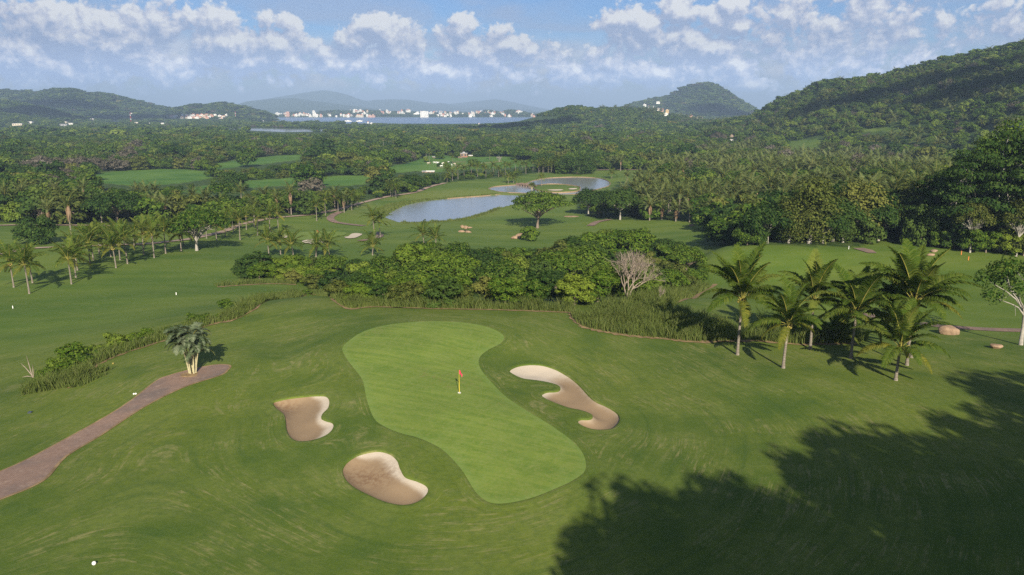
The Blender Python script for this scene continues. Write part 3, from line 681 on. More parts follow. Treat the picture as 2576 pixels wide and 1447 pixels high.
def ribbon(name, px, w, m, lift, label, wv=None):
    p = G0b(px); p = smooth_open(p[:, :2], 8); n = len(p)
    t = np.gradient(p, axis=0); t /= np.linalg.norm(t, axis=1)[:, None]; nn = np.stack([-t[:, 1], t[:, 0]], -1)
    k = 5; V = []
    for o_ in np.linspace(-.5, .5, k):
        q = p + nn * (w * o_); V.append(np.column_stack([q, H1(q[:, 0], q[:, 1]) + lift]))
    V = np.stack(V, 1).reshape(-1, 3); i = np.arange(n - 1)[:, None]; j = np.arange(k - 1)[None]
    F = np.stack([i * k + j, (i + 1) * k + j, (i + 1) * k + j + 1, i * k + j + 1], -1).reshape(-1, 4)[:, ::-1]
    return tag(link(name, fast_mesh(name, V, F, [m], smooth=True)), label, kind='structure')
def G0b(px): q = np.asarray(px, float); return ground_hit(H1, q[:, 0], q[:, 1])
ribbon('cart_path', [(2176,794),(2215,797),(2260,805),(2320,815),(2390,823),(2480,829),(2576,832),(2720,838)], 2.8, M['brick'], .06, 'paved cart path passing behind the coconut palms')
ribbon('gravel_track', [(600,566),(660,554),(700,548),(780,541),(850,528),(906,512),(977,495),(1042,485),(1083,470),(1120,461)], 3.0, M['track'], .22, 'pale track along the edge of the wood left of the pond')
ribbon('cart_path', [(858,533),(842,540),(831,549),(840,558),(870,564),(915,569)], 3.0, M['brick'], .2, 'winding cart path left of the large pond')
ribbon('cart_path', [(940,585),(956,594),(935,602),(905,607)], 2.6, M['brick'], .2, 'short curved cart path under the pair of palms')
ribbon('cart_path', [(1485,569),(1503,559),(1535,553)], 3.0, M['brick'], .2, 'short cart path end by the white limbed tree')
ribbon('cart_path', [(-60,650),(0,640),(81,626),(200,621),(355,615),(440,607),(490,600),(560,584),(600,568)], 2.8, M['track'], .2, 'cart path behind the left row of palms')
ribbon('gravel_track', [(-60,570),(57,567),(200,568),(330,569),(440,566),(540,568)], 3.0, M['track'], .25, 'far pale track at the foot of the left wood')
ribbon('gravel_track', [(1488,429),(1560,427.5),(1650,429)], 4.0, M['track'], .3, 'pale track by the far green right of the ponds')
ribbon('dirt_trail', [(1680,768),(1720,754),(1765,735),(1800,715)], 1.0, M['soil'], .06, 'bare dirt trail on the right side of the thicket')
tee = G0b([(2146,626),(2172,625),(2196,631),(2206,638),(2184,637.5)])[:, :2]
tag(sheet('brick_pad', tee, 1.0, M['brick'], .15), 'small brick tee pad on the right hillcrest', kind='structure')
# second green, its bunkers, and those on the island
g2 = G0b(smooth_closed([(733,601),(753,587),(798,583),(862,585),(870,590),(847,597),(793,604),(750,605)], 4))[:, :2]
tag(sheet('putting_green', g2, 2.0, M['green'], .16, lambda x, y, d: {'edge': -d}), 'second putting green below the winding cart path', kind='structure')
def small_bunker(px, label):
    q = G0b(smooth_closed(px, 4))[:, :2]
    tag(sheet('sand_bunker', q, 1.2, M['sand'], .22, lambda x, y, d: {'dry': np.full(len(x), .95), 'stain': np.zeros(len(x))}), label, kind='structure')
small_bunker([(697,597),(705,593),(720,592),(729,596),(715,600),(703,600)], 'small pale bunker left of the second green')
small_bunker([(760,609),(775,604.5),(800,603),(818,606),(815,611),(795,614),(772,614)], 'pale bunker in front of the second green')
small_bunker([(866,598),(876,596),(884,590),(895,588),(911,590),(905,595),(892,600),(875,601)], 'curved pale bunker right of the second green')
small_bunker([(1377,478.6),(1395,477.6),(1416,478.0),(1412,480.0),(1392,480.6)], 'left small bunker on the pond island')
small_bunker([(1430,476),(1440,474.4),(1452,474.6),(1448,477),(1436,477.6)], 'right small bunker on the pond island')
# water
def water(name, poly, z, m, label): 
    P = [Vector(p) for p in poly]; n = len(poly)
    vs, es, fs, *_ = delaunay_2d_cdt(P, [(i, (i + 1) % n) for i in range(n)], [], 1, 1e-6)
    mb = MB(); mb.add([(p.x, p.y, z) for p in vs], [f if (vs[f[1]] - vs[f[0]]).cross(vs[f[2]] - vs[f[0]]) > 0 else list(reversed(f)) for f in fs])
    return tag(mb.build(name, m), label, kind='structure')
def grow(poly, d):
    t = np.roll(poly, -1, 0) - np.roll(poly, 1, 0); t /= np.linalg.norm(t, axis=1)[:, None] + 1e-9
    a = .5 * np.sum(poly[:, 0] * np.roll(poly[:, 1], -1) - np.roll(poly[:, 0], -1) * poly[:, 1])
    return poly + np.stack([t[:, 1], -t[:, 0]], -1) * (d if a > 0 else -d)
water('pond', grow(lake1, .6), W1, M['pond'], 'large grey blue pond in the valley')
water('pond', grow(lake2, .6), W2, M['pond'], 'ring shaped pond around the island green')
water('lagoon', grow(lagoon, 4), WL, M['pond'], 'long thin lagoon beyond the woods')
sx0, sx1 = s_of(540), s_of(1700)
water('bay', np.array([(2600 * sx0, 2600), (2600 * sx1, 2600), (4620 * sx1, 4620), (4620 * sx0, 4620)]), SEA_Z, M['sea'], 'blue bay in front of the distant town')
def wall_along(poly, h0, h1, w, name, m, label, keep=None):
    mb = MB(); n = len(poly)
    for i in range(n):
        a, b = Vector(poly[i]), Vector(poly[(i + 1) % n])
        if keep and not keep((a + b) / 2): continue
        e = b - a; c = (a + b) / 2; z = (h0 + h1) / 2
        mb.box((c.x, c.y, z), (e.length + w * .3, w, h1 - h0), 0, math.atan2(e.y, e.x))
    return tag(mb.build(name, m), label, name.replace('_', ' '))
wall_along(lake2, W2 - .6, W2 + .33, .3, 'retaining_wall', M['timber'], 'low timber retaining wall round the outer bank of the ring pond')
wall_along(isle, W2 - .6, W2 + .5, .35, 'retaining_wall', M['timber'], 'low timber retaining wall round the island green')
i1 = G0b([(1143, 499), (1290, 489)])
wall_along(lake1, W1 - .6, W1 + .34, .3, 'retaining_wall', M['timber'], 'low brown wall on the far bank of the large pond', lambda c: c.y > i1[0][1] - 2 and c.x > i1[0][0] - 12 and c.x < i1[1][0] + 12)
# ------------------------------------------------------------------ leaf clouds and trees
def rdir(n, rng):
    v = rng.normal(size=(n, 3)); return v / (np.linalg.norm(v, axis=1)[:, None] + 1e-9)
def leaf_quads(P, Nn, size, rng, asp=.62, jit=.75):
    n = len(P); nn = Nn + rdir(n, rng) * jit; nn /= np.linalg.norm(nn, axis=1)[:, None] + 1e-9
    t = rdir(n, rng); a = np.cross(nn, t); a /= np.linalg.norm(a, axis=1)[:, None] + 1e-9; b = np.cross(nn, a)
    s = (size * rng.uniform(.6, 1.3, n))[:, None]; a = a * s; b = b * s * asp
    V = np.stack([P - a, P - b * .9 + a * .15, P + a, P + b * .9 - a * .1], 1).reshape(-1, 3)
    return V, np.arange(4 * n).reshape(n, 4)
def leaf_cloud(name, lobes, n, size, m, rng, fill=.14, jit=.55, zmin=.15):
    """lobes: (centre, radii). Leaves sit mostly on the upper, outer side of every lobe"""
    w = np.array([r[0] * r[1] + r[0] * r[2] for c, r in lobes]); w /= w.sum(); cnt = rng.multinomial(n, w); P = []; D = []
    for (c, r), k in zip(lobes, cnt):
        d = rdir(int(k * 1.5) + 4, rng); keep = (d[:, 2] > -.35) | (rng.random(len(d)) < .3); d = d[keep][:k]
        rr = np.where(rng.random(len(d)) < fill, rng.uniform(.35, .9, len(d)), rng.uniform(.86, 1.08, len(d)))
        rr *= 1 + .16 * np.sin(d[:, 0] * 5 + c[0]) * np.sin(d[:, 1] * 6 + c[1] + d[:, 2] * 4)
        P.append(np.array(c) + d * np.array(r) * rr[:, None]); D.append(d * (1, 1, 1.1) + (0, 0, .25))
    P = np.vstack(P); D = np.vstack(D); k = P[:, 2] > zmin; V, F = leaf_quads(P[k], D[k], size, rng, jit=jit)
    return fast_mesh(name, V, F, [m])
def limbs_mesh(name, trunk, tips, r0, m, rng, n=6, twig=0):
    mb = MB(); trunk = [Vector(p) for p in trunk]; top = trunk[-1]
    k = len(trunk); mb.tube(trunk, [r0 * (1.25 if i == 0 else 1) * (1 - .35 * i / (k - 1)) for i in range(k)], n + 2)
    for c in tips:
        c = Vector(c); f = rng.uniform(.55, 1.0); st = trunk[-2].lerp(top, f) if k > 1 else top
        mid = st.lerp(c, .5) + Vector((rng.normal() * .08, rng.normal() * .08, rng.uniform(.0, .12))) * (c - st).length
        r = r0 * .48
        mb.tube([st, st.lerp(mid, .5) + Vector((0, 0, .05 * (c - st).length)), mid, mid.lerp(c, .6), c], [r, r * .8, r * .6, r * .4, r * .15], n)
        for _ in range(twig):
            e = mid.lerp(c, rng.uniform(-.3, .6)); q = e + Vector(rdir(1, rng)[0] * (1, 1, .6)) * (c - st).length * rng.uniform(.25, .45)
            mb.tube([e, e.lerp(q, .5) + Vector((0, 0, .1)), q], [r * .4, r * .28, r * .08], 4)
    return mb.mesh(name, m)

def bushy(name, seed, R, Ht, n, size, m, lobes=16, base=.22, flat=1.0):
    """round broadleaf crown of many lobes, from near the ground up"""
    rng = np.random.default_rng(seed); L = [((0, 0, Ht * .46), (R * .56, R * .56, Ht * .36))]
    for i in range(lobes):
        a = i * 2.4 + rng.uniform(-.4, .4); q = rng.uniform(0, 1); zz = Ht * (base + (.93 - base) * q); rr = R * math.sqrt(max(0, 1 - (abs(zz / Ht - .48) / .56) ** 2)) * rng.uniform(.55, .8)
        lr = R * rng.uniform(.22, .40); L.append(((rr * math.cos(a), rr * math.sin(a), zz - lr * .25), (lr, lr, lr * .66 * flat)))
    cr = leaf_cloud(name, L, n, size, m, rng)
    tips = [c for c, r in L[1::3]]
    tr = limbs_mesh(name + '_trunk', [(0, 0, -.4), (.05, .03, Ht * .18), (.1, .05, Ht * .38)], tips, max(.12, R * .05), M['bark'], rng)
    return cr, tr
def umbrella(name, seed, R, Ht, n, size, m, barkm, trunk_h=.33, tiers=18, thick=.17, lean=(0, 0), two=False):
    """broad flat-topped crown on visible spreading limbs"""
    rng = np.random.default_rng(seed); L = []
    for i in range(tiers):
        q = math.sqrt((i + .5) / tiers); a = i * 2.399 + rng.uniform(-.3, .3); lr = R * rng.uniform(.20, .33)
        zz = Ht * (1 - thick * .8) - Ht * .30 * q ** 2.2 + rng.uniform(-.05, .04) * Ht
        L.append(((lean[0] + q * (R - lr * .6) * math.cos(a), lean[1] + q * (R - lr * .6) * math.sin(a), zz), (lr, lr, Ht * thick * rng.uniform(.55, .9))))
    cr = leaf_cloud(name, L, n, size, m, rng, fill=.1)
    tips = [(c[0] * .95, c[1] * .95, c[2] - r[2] * .25) for c, r in L]
    tk = [(0, 0, -.4), (lean[0] * .05, lean[1] * .05, Ht * trunk_h * .5), (lean[0] * .2, lean[1] * .2, Ht * trunk_h)]
    tr = limbs_mesh(name + '_trunk', tk, tips, R * .042, barkm, rng, 6, 1)
    return cr, tr
def tall(name, seed, R, Ht, n, size, m, barkm, lobes=24):
    """tall tree hung with climbers, irregular column of lobes"""
    rng = np.random.default_rng(seed); L = []
    for i in range(lobes):
        q = (i + .5) / lobes; a = i * 2.4 + rng.uniform(-.5, .5); wd = R * (.55 + .45 * math.sin(PI * min(1, q * 1.15))) * rng.uniform(.35, .8)
        lr = R * rng.uniform(.26, .56); L.append(((wd * math.cos(a), wd * math.sin(a), Ht * (.10 + .84 * q)), (lr, lr, lr * 1.05)))
    L.append(((0, 0, Ht * .42), (R * .36, R * .36, Ht * .36)))
    cr = leaf_cloud(name, L, n, size, m, rng); tips = [c for c, r in L[8::3]]
    tr = limbs_mesh(name + '_trunk', [(0, 0, -.5), (.1, 0, Ht * .3), (0, .2, Ht * .62)], tips, R * .07, barkm, rng)
    return cr, tr
def layered(name, seed, R, Ht, n, size, m, barkm):
    rng = np.random.default_rng(seed); L = []
    for t, (zq, rq) in enumerate([(.30, .6), (.42, .9), (.55, 1.0), (.67, .95), (.79, .8), (.89, .6), (.97, .3)]):
        k = max(3, int(9 * rq))
        for i in range(k):
            a = i * 6.283 / k + t * 1.1 + rng.uniform(-.3, .3); q = R * rq * rng.uniform(.45, .85); lr = R * rng.uniform(.18, .32)
            L.append(((q * math.cos(a), q * math.sin(a), Ht * (zq + rng.uniform(-.04, .03))), (lr, lr, lr * .36)))
    cr = leaf_cloud(name, L, n, size, m, rng, fill=.08); tips = [c for c, r in L[::2]]
    return cr, limbs_mesh(name + '_trunk', [(0, 0, -.5), (.2, 0, Ht * .3), (0, .3, Ht * .75)], tips, .55, barkm, rng)
def place_tree(protos, name, loc, rz, sc, label, group=None, cat='tree'):
    cr, tr = protos; t = empty(name, loc, rz, sc if hasattr(sc, '__len__') else (sc, sc, sc)); tag(t, label, cat, group)
    c = link('crown', cr, t); k = link('trunk', tr, t); return t

# ------------------------------------------------------------------ palms
def frond_geo(L, a0, drp, nl, ll, wd, rng, hang=.55, vee=.35, start=.16, curl=0.0):
    """one feather leaf growing from the origin along +X; returns verts, quads, material index"""
    s = np.linspace(0, 1, 15); ang = a0 - drp * s ** 1.25; ds = L / 14
    X = np.concatenate([[0], np.cumsum(np.cos(ang[:-1]) * ds)]); Z = np.concatenate([[0], np.cumsum(np.sin(ang[:-1]) * ds)]); Y = curl * s ** 2 * L
    V = []; F = []; mi = []
    w = .055 * L / 4.5 * (1 - .85 * s) + .008
    for k in range(15):
        V += [(X[k], Y[k] - w[k], Z[k]), (X[k], Y[k] + w[k], Z[k]), (X[k], Y[k], Z[k] - w[k] * 1.2)]
    for k in range(14):
        b = 3 * k
        for p, q in ((0, 1), (1, 2), (2, 0)): F.append((b + p, b + q, b + 3 + q, b + 3 + p)); mi.append(1)
    for i in range(nl):
        t = start + (1 - start) * (i + .5) / nl; px, py, pz, an = np.interp(t, s, X), np.interp(t, s, Y), np.interp(t, s, Z), np.interp(t, s, ang)
        le = ll * (math.sin(PI * min(1, .16 + .84 * (t - start) / (1 - start)) ** .8) * .85 + .22) * rng.uniform(.85, 1.12)
        tx, tz = math.cos(an), math.sin(an); nx, nz = -tz, tx
        for sd in (-1, 1):
            fw = .42 + .5 * t; out = 1.0; upv = vee + rng.uniform(-.15, .15)
            d = np.array([tx * fw + nx * upv, sd * out, tz * fw + nz * upv]); d /= np.linalg.norm(d)
            e1 = np.array([px, py, pz]); e2 = e1 + d * le * .5; d2 = d + np.array([0, 0, -hang * rng.uniform(.7, 1.4)]); d2 /= np.linalg.norm(d2); e3 = e2 + d2 * le * .5
            wv = np.array([tx, 0, tz]) * wd; b = len(V)
            V += [e1 - wv * .6, e1 + wv * .6, e2 + wv, e2 - wv, e3 + wv * .12, e3 - wv * .12]
            F += [(b, b + 1, b + 2, b + 3), (b + 3, b + 2, b + 4, b + 5)]; mi += [0, 0]
    return np.array(V, float), np.array(F, int), np.array(mi, int)
def frond_mesh(name, leafm, rng, **k):
    V, F, mi = frond_geo(rng=rng, **k); return fast_mesh(name, V, F, [leafm, M['rachis']], mi)
_r = np.random.default_rng(11)
NEAR_FRONDS = {
 'up': [frond_mesh('upright_frond', M['frond'], _r, L=5.9, a0=1.36 + q, drp=.75, nl=62, ll=1.15, wd=.07, hang=.35) for q in (.1, -.1, 0)],
 'mid': [frond_mesh('arching_frond', M['frond'], _r, L=5.6, a0=1.0 + q, drp=1.35, nl=62, ll=1.2, wd=.07, hang=.7) for q in (.12, -.1, 0)],
 'low': [frond_mesh('spreading_frond', M['frond'], _r, L=5.0, a0=.45 + q, drp=1.4, nl=56, ll=1.2, wd=.07, hang=1.0) for q in (.12, -.12, 0)],
 'old': [frond_mesh('old_frond', M['frond_old'], _r, L=4.5, a0=.0 + q, drp=1.2, nl=46, ll=1.0, wd=.06, hang=1.3) for q in (.15, -.2)]}
MID_FRONDS = {
 'up': [frond_mesh('upright_frond', M['frond'], _r, L=5.4, a0=1.32 + q, drp=.85, nl=26, ll=.95, wd=.085, hang=.4) for q in (.1, -.1)],
 'mid': [frond_mesh('arching_frond', M['frond'], _r, L=5.3, a0=.95 + q, drp=1.4, nl=26, ll=1.0, wd=.085, hang=.7) for q in (.1, -.1)],
 'low': [frond_mesh('spreading_frond', M['frond'], _r, L=4.8, a0=.4 + q, drp=1.4, nl=24, ll=1.0, wd=.085, hang=1.0) for q in (.1, -.1)],
 'old': [frond_mesh('old_frond', M['frond_old'], _r, L=4.1, a0=-.1, drp=1.1, nl=20, ll=.9, wd=.085, hang=1.2)]}
def coconut_bunch(seed):
    r = np.random.default_rng(seed); mb = MB()
    for i in range(11):
        a = r.uniform(0, 6.28); c = Vector((math.cos(a) * r.uniform(.2, .42), math.sin(a) * r.uniform(.2, .42), -r.uniform(.15, .55)))
        bm = bmesh.new(); bmesh.ops.create_icosphere(bm, subdivisions=1, radius=.14)
        mb.add([c + Vector((v.co.x, v.co.y, v.co.z * 1.2)) for v in bm.verts], [[v.index for v in f.verts] for f in bm.faces], 0, True); bm.free()
    return mb.mesh('coconut_bunch', M['coconut'])
COCO = [coconut_bunch(3), coconut_bunch(5)]
def palm_trunk(h, lean, r0=.17, n=10):
    pts = [(0, 0, -.35), (lean[0] * .04, lean[1] * .04, .15)]; rs = [r0 * 1.5, r0 * 1.25]
    for k in range(1, 9):
        t = k / 8; pts.append((lean[0] * t ** 1.5, lean[1] * t ** 1.5, h * t)); rs.append(r0 * (1 - .30 * t))
    mb = MB(); mb.tube(pts, rs, n); return mb.mesh('palm_trunk', M['palm_bark'])
def coconut_palm(loc, h, lean, label, group, nf=23, fr=NEAR_FRONDS, fs=1.0, seed=0, nuts=True, droop=0, old=3, name='coconut_palm'):
    rng = np.random.default_rng(seed); t = empty(name, loc); tag(t, label, 'palm tree', group)
    if h > .3: link('trunk', palm_trunk(h, lean), t)
    top = Vector((lean[0], lean[1], h)); a0 = rng.uniform(0, 6.28)
    for i in range(nf):
        q = i / (nf - 1); kind = 'up' if q < .30 else 'mid' if q < .66 else 'low' if i < nf - old else 'old'
        me = fr[kind][i % len(fr[kind])]; a = a0 + i * 2.399 + rng.uniform(-.2, .2); s = fs * rng.uniform(.85, 1.1) * (.82 if q < .1 else 1)
        link('frond', me, t, top + Vector((math.cos(a) * .12, math.sin(a) * .12, .12 * (1 - q))), (rng.uniform(-.2, .2), rng.uniform(-.14, .10) + droop, a), (s, s, s))
    if nuts: link('coconut_bunch', COCO[seed % 2], t, top + Vector((0, 0, .1)), None, (fs, fs, fs))
    return t
def merge_fronds(name, n, seed, spec, mats, extra=None):
    """whole crown as one mesh, for palms too far off to count their leaves"""
    rng = np.random.default_rng(seed); VV = []; FF = []; MI = []; b = 0
    for i in range(n):
        q = i / (n - 1); V, F, mi = frond_geo(rng=rng, **spec(q, rng)); a = i * 2.399 + rng.uniform(-.2, .2); c, s_ = math.cos(a), math.sin(a)
        V = np.stack([V[:, 0] * c - V[:, 1] * s_, V[:, 0] * s_ + V[:, 1] * c, V[:, 2]], -1); VV.append(V); FF.append(F + b); MI.append(mi); b += len(V)
    return fast_mesh(name, np.vstack(VV), np.vstack(FF), mats, np.concatenate(MI))
def coh_spec(nl, wd):
    return lambda q, r: dict(L=r.uniform(5.2, 6.6) * (1.05 - .2 * q), a0=1.42 - 1.0 * q + r.uniform(-.1, .1), drp=.9 + .6 * q, nl=nl, ll=.95, wd=wd, hang=.55, vee=.15, start=.1, curl=r.uniform(-.06, .06))
COHUNE = [merge_fronds('feather_palm_crown', 15, 30 + i, coh_spec(17, .13), [M['frond_far'], M['rachis']]) for i in range(3)]
COHUNE_FAR = [merge_fronds('feather_palm_crown', 13, 40 + i, coh_spec(9, .24), [M['frond_far'], M['rachis']]) for i in range(2)]
COCO_FAR = [merge_fronds('palm_crown', 17, 50 + i, lambda q, r: dict(L=r.uniform(4.4, 5.2), a0=1.4 - 1.45 * q + r.uniform(-.1, .1), drp=1.2, nl=14, ll=.95, wd=.13, hang=.7), [M['frond'], M['rachis']]) for i in range(3)]
def skirt_mesh(seed, n=46, ln=3.2):
    r = np.random.default_rng(seed); V = []; F = []
    for i in range(n):
        a = r.uniform(0, 6.28); l = ln * r.uniform(.45, 1.0); w = r.uniform(.10, .22); r0 = .28; r1 = r.uniform(.35, .85); b = len(V); t = np.array([-math.sin(a), math.cos(a), 0]) * w; o = np.array([math.cos(a), math.sin(a), 0])
        p0 = o * r0 + (0, 0, .2); p1 = o * r1 + (0, 0, -l * .45); p2 = o * (r1 * .8) + (0, 0, -l)
        V += [p0 - t, p0 + t, p1 + t, p1 - t, p2 + t * .3, p2 - t * .3]; F += [(b, b + 1, b + 2, b + 3), (b + 3, b + 2, b + 4, b + 5)]
    return fast_mesh('dead_skirt', V, F, [M['skirt']])
SKIRTS = [skirt_mesh(1), skirt_mesh(2), skirt_mesh(3, 60, 5.0)]
def stem_mesh(h, r0=.22, m=None):
    mb = MB(); mb.tube([(0, 0, -.4), (.02, 0, h * .3), (-.03, .02, h * .7), (0, 0, h)], [r0 * 1.3, r0, r0 * .9, r0 * .8], 7); return mb.mesh('palm_trunk', m or M['palm_bark'])
COH_T = {h: stem_mesh(h) for h in (2.5, 4, 5.5, 7, 9, 12)}
def cohune(loc, h, label, group, skirt=True, sc=1.0, seed=0, far=False, name='feather_palm'):
    h = min(COH_T, key=lambda q: abs(q - h)); r = random.Random(seed); t = empty(name, loc, r.uniform(0, 6.28), (sc, sc, sc)); tag(t, label, 'palm tree', group)
    link('trunk', COH_T[h], t); c = (COHUNE_FAR if far else COHUNE); link('crown', c[seed % len(c)], t, (0, 0, h))
    if skirt: link('dead_skirt', SKIRTS[2 if h > 8 else seed % 2], t, (0, 0, h))
    return t
def far_coco(loc, h, label, group, seed=0, sc=1.0):
    r = random.Random(seed); h = min(COH_T, key=lambda q: abs(q - h)); t = empty('coconut_palm', loc, r.uniform(0, 6.28), (sc, sc, sc)); tag(t, label, 'palm tree', group)
    link('trunk', THIN_T[h], t); link('crown', COCO_FAR[seed % 3], t, (0, 0, h)); return t
THIN_T = {h: stem_mesh(h, .13) for h in (2.5, 4, 5.5, 7, 9, 12)}

# near palms on the right -------------------------------------------------
RIGHT = [ # base u,v, crown u,v, frond scale, n, label
 ((1855,893),(1869,752),.98,25,'tallest slim coconut palm with yellow lower fronds, leftmost of the right cluster'),
 ((1970,926),(1986,818),.80,20,'short coconut palm in front of the grass clump, second trunk from the left'),
 ((2038,878),(2049,758),.92,22,'coconut palm set back with its trunk against the tall grass edge'),
 ((2140,902),(2157,790),.98,23,'coconut palm with steep dark fronds in the middle of the right cluster'),
 ((2253,957),(2268,876),.88,20,'frontmost short coconut palm with green nuts and wide drooping fronds'),
 ((2281,919),(2303,762),1.12,27,'largest full crowned coconut palm behind the frontmost one'),
 ((2294,900),(2245,800),.86,18,'leaning coconut palm with its crown hidden behind the frontmost one')]
for i, (b, c, fs, nf, lab) in enumerate(RIGHT):
    p = G(*b); ra = ray(*c); t = p[1] / ra[1]; top = (ra[0] * t, p[1], CZ + ra[2] * t)
    coconut_palm(p, top[2] - p[2], (top[0] - p[0], .25), lab, 'coconut palms on the right lawn', nf, NEAR_FRONDS, fs * 1.1, 101 + i, i != 2)
p = G(2101, 856); coconut_palm(p, .35, (0, 0), 'dark trunkless young palm in the grass behind the right palms', None, 15, NEAR_FRONDS, .85, 131, False, 0, 2, 'young_palm')
p = G(1812, 838); coconut_palm(p, .2, (0, 0), 'small yellow leaved young palm in the tall grass', None, 8, {k: NEAR_FRONDS['old'] for k in NEAR_FRONDS}, .45, 137, False, -.5, 0, 'young_palm')

# clump palm on the path --------------------------------------------------
def clump_palm():
    p = G(485, 940); t = empty('clump_palm', p); tag(t, 'grey green clump palm with many pale leaning canes on the brick path', 'palm tree'); rng = np.random.default_rng(5)
    fm = [frond_mesh('arching_frond', M['frond_blue'], rng, L=1.85, a0=a, drp=dr, nl=26, ll=.62, wd=.042, hang=.5, vee=.45) for a, dr in ((1.25, 1.9), (1.0, 2.2), (.7, 2.1), (.3, 1.7))]
    ang = [2.9, 2.55, 2.1, 1.75, 1.2, .6, .1, -.8, 3.6, 4.4]
    for i, a in enumerate(ang):
        l = rng.uniform(2.4, 4.3); ln = rng.uniform(.35, 1.0) if i not in (3, 4) else .35
        b = Vector((math.cos(a) * .28, math.sin(a) * .28, 0)); e = b + Vector((math.cos(a) * ln, math.sin(a) * ln * .7, l))
        mb = MB(); mb.tube([b - Vector((0, 0, .2)), b.lerp(e, .35) + Vector((0, 0, .1)), b.lerp(e, .7) + Vector((0, 0, .1)), e], [.085, .07, .065, .05], 7)
        k = mb.build('cane', M['cane'], t)
        for j in range(9):
            q = a + j * 2.4 + rng.uniform(-.3, .3); f = fm[min(3, j // 2 if j < 7 else 3)]; s = rng.uniform(.85, 1.15)
            link('frond', f, k, e, (rng.uniform(-.2, .2), rng.uniform(-.15, .15), q), (s, s, s))
clump_palm()
mb = MB(); p = G(485, 943); ring = [(1.0 * math.cos(a) * 1.25, math.sin(a) * .8) for a in np.linspace(0, 2 * PI, 20, endpoint=False)]
prism(mb, ring, -.1, .085); tag(mb.build('planting_bed', M['soil'], None, p), 'round bed of bare soil under the clump palm', 'planting bed')

# left row of coconut palms ------------------------------------------------
LROW = [(35,723,668,'short coconut palm at the left picture edge, beside the foremost palm of the row'),(74,739,672,'foremost coconut palm of the row on the left fairway'),(82,712,668,None),(180,715,656,'coconut palm standing apart in front with wide arching fronds, second of the row'),(191,698,650,None),(195,680,640,None),
 (227,662,616,'full crowned coconut palm with dark shadowed fronds behind the second one'),(235,655,604,None),(292,674,626,None),(279,646,608,None),(302,654,606,None),(321,664,606,'straight coconut palm in the middle of the left row'),(362,640,588,None),(388,649,594,'coconut palm standing out on the fairway before the white limbed tree'),(338,625,592,None),
 (417,638,585,None),(456,632,590,'small coconut palm just left of the white limbed tree'),(462,620,588,None),(385,622,578,None),(300,628,590,None),(250,640,600,None),(545,606,570,None),(567,596,560,None),(520,600,565,None)]
for i, (u, v, cv, lab) in enumerate(LROW):
    p = G(u, v); d = math.hypot(p[0], p[1]); h = (v - cv) / FPX * d * 1.02
    coconut_palm(p, h * .94, (random.uniform(-.3, .3), random.uniform(-.2, .2)), lab or 'coconut palm deeper in the row along the left fairway', 'coconut palms in the left row', 18, MID_FRONDS, .92 + .2 * random.random(), 200 + i, i % 2 == 0, 0, 3)
MIDP = [(604,604,558,'tall coconut palm alone right of the white limbed tree'),(648,592,552,'slim coconut palm, left of three on the lawn before the second green'),(679,584,545,'slim coconut palm, middle of three on the lawn before the second green'),(701,583,543,'slim coconut palm, right of three on the lawn before the second green'),(587,583,550,None),(620,578,548,None),(640,572,540,None),
 (797,556,522,'coconut palm with a hanging dead frond on the lawn above the second green'),(819,545,506,'coconut palm by the bend of the winding cart path'),(851,535,504,None),(876,528,492,None),(885,529,496,None),(851,528,500,None),(899,520,505,None),
 (942,600,552,'left palm of the pair at the short curved path'),(957,598,560,'right palm of the pair at the short curved path'),(829,646,620,'coconut palm beside the front bunker of the second green'),(795,646,622,'coconut palm behind the thicket, left of the front bunker palm'),(738,645,618,'low coconut palm at the left end of the thicket'),(677,645,608,'large coconut palm rising behind the left end of the thicket'),(706,640,612,None),
 (937,642,622,'coconut palm rising behind the thicket under the curved bunker'),(1067,622,592,'left of two palms behind the middle of the thicket'),(1097,624,600,'right of two palms behind the middle of the thicket'),(1362,468.5,448,'lone coconut palm at the bridge end of the pond island'),(1539,449,438,'lone palm on the lawn right of the ring pond'),
 (983,495,472,None),(988,496,470,None),(996,499,476,None),(992,494,473,None),(1125,459,446,None),(1279,462,447,'left palm of two before the stone bridge'),(1292,461,449,'right palm of two before the stone bridge'),
 (1358,433,414,None),(1368,434,412,None),(1379,434.5,413,None),(1387,434,412,None),(1393,433,411,None),(1400,433.5,414,None)]
for i, (u, v, cv, lab) in enumerate(MIDP):
    p = G(u, v); d = math.hypot(p[0], p[1]); h = (v - cv) / FPX * d * 1.03
    if lab is None: lab = 'slender coconut palm in the row left of the big dome tree' if u > 1300 else 'coconut palm in the small group left of the large pond' if u > 900 else 'coconut palm along the track at the wood edge'
    g = 'coconut palms on the valley lawn'
    if d < 330: coconut_palm(p, h, (random.uniform(-.4, .4), 0), lab, g, 16, MID_FRONDS, 1.0, 300 + i, False, 0, 2)
    else: far_coco(p, h, lab, g, i, max(.8, h / min(COH_T, key=lambda q: abs(q - h))))

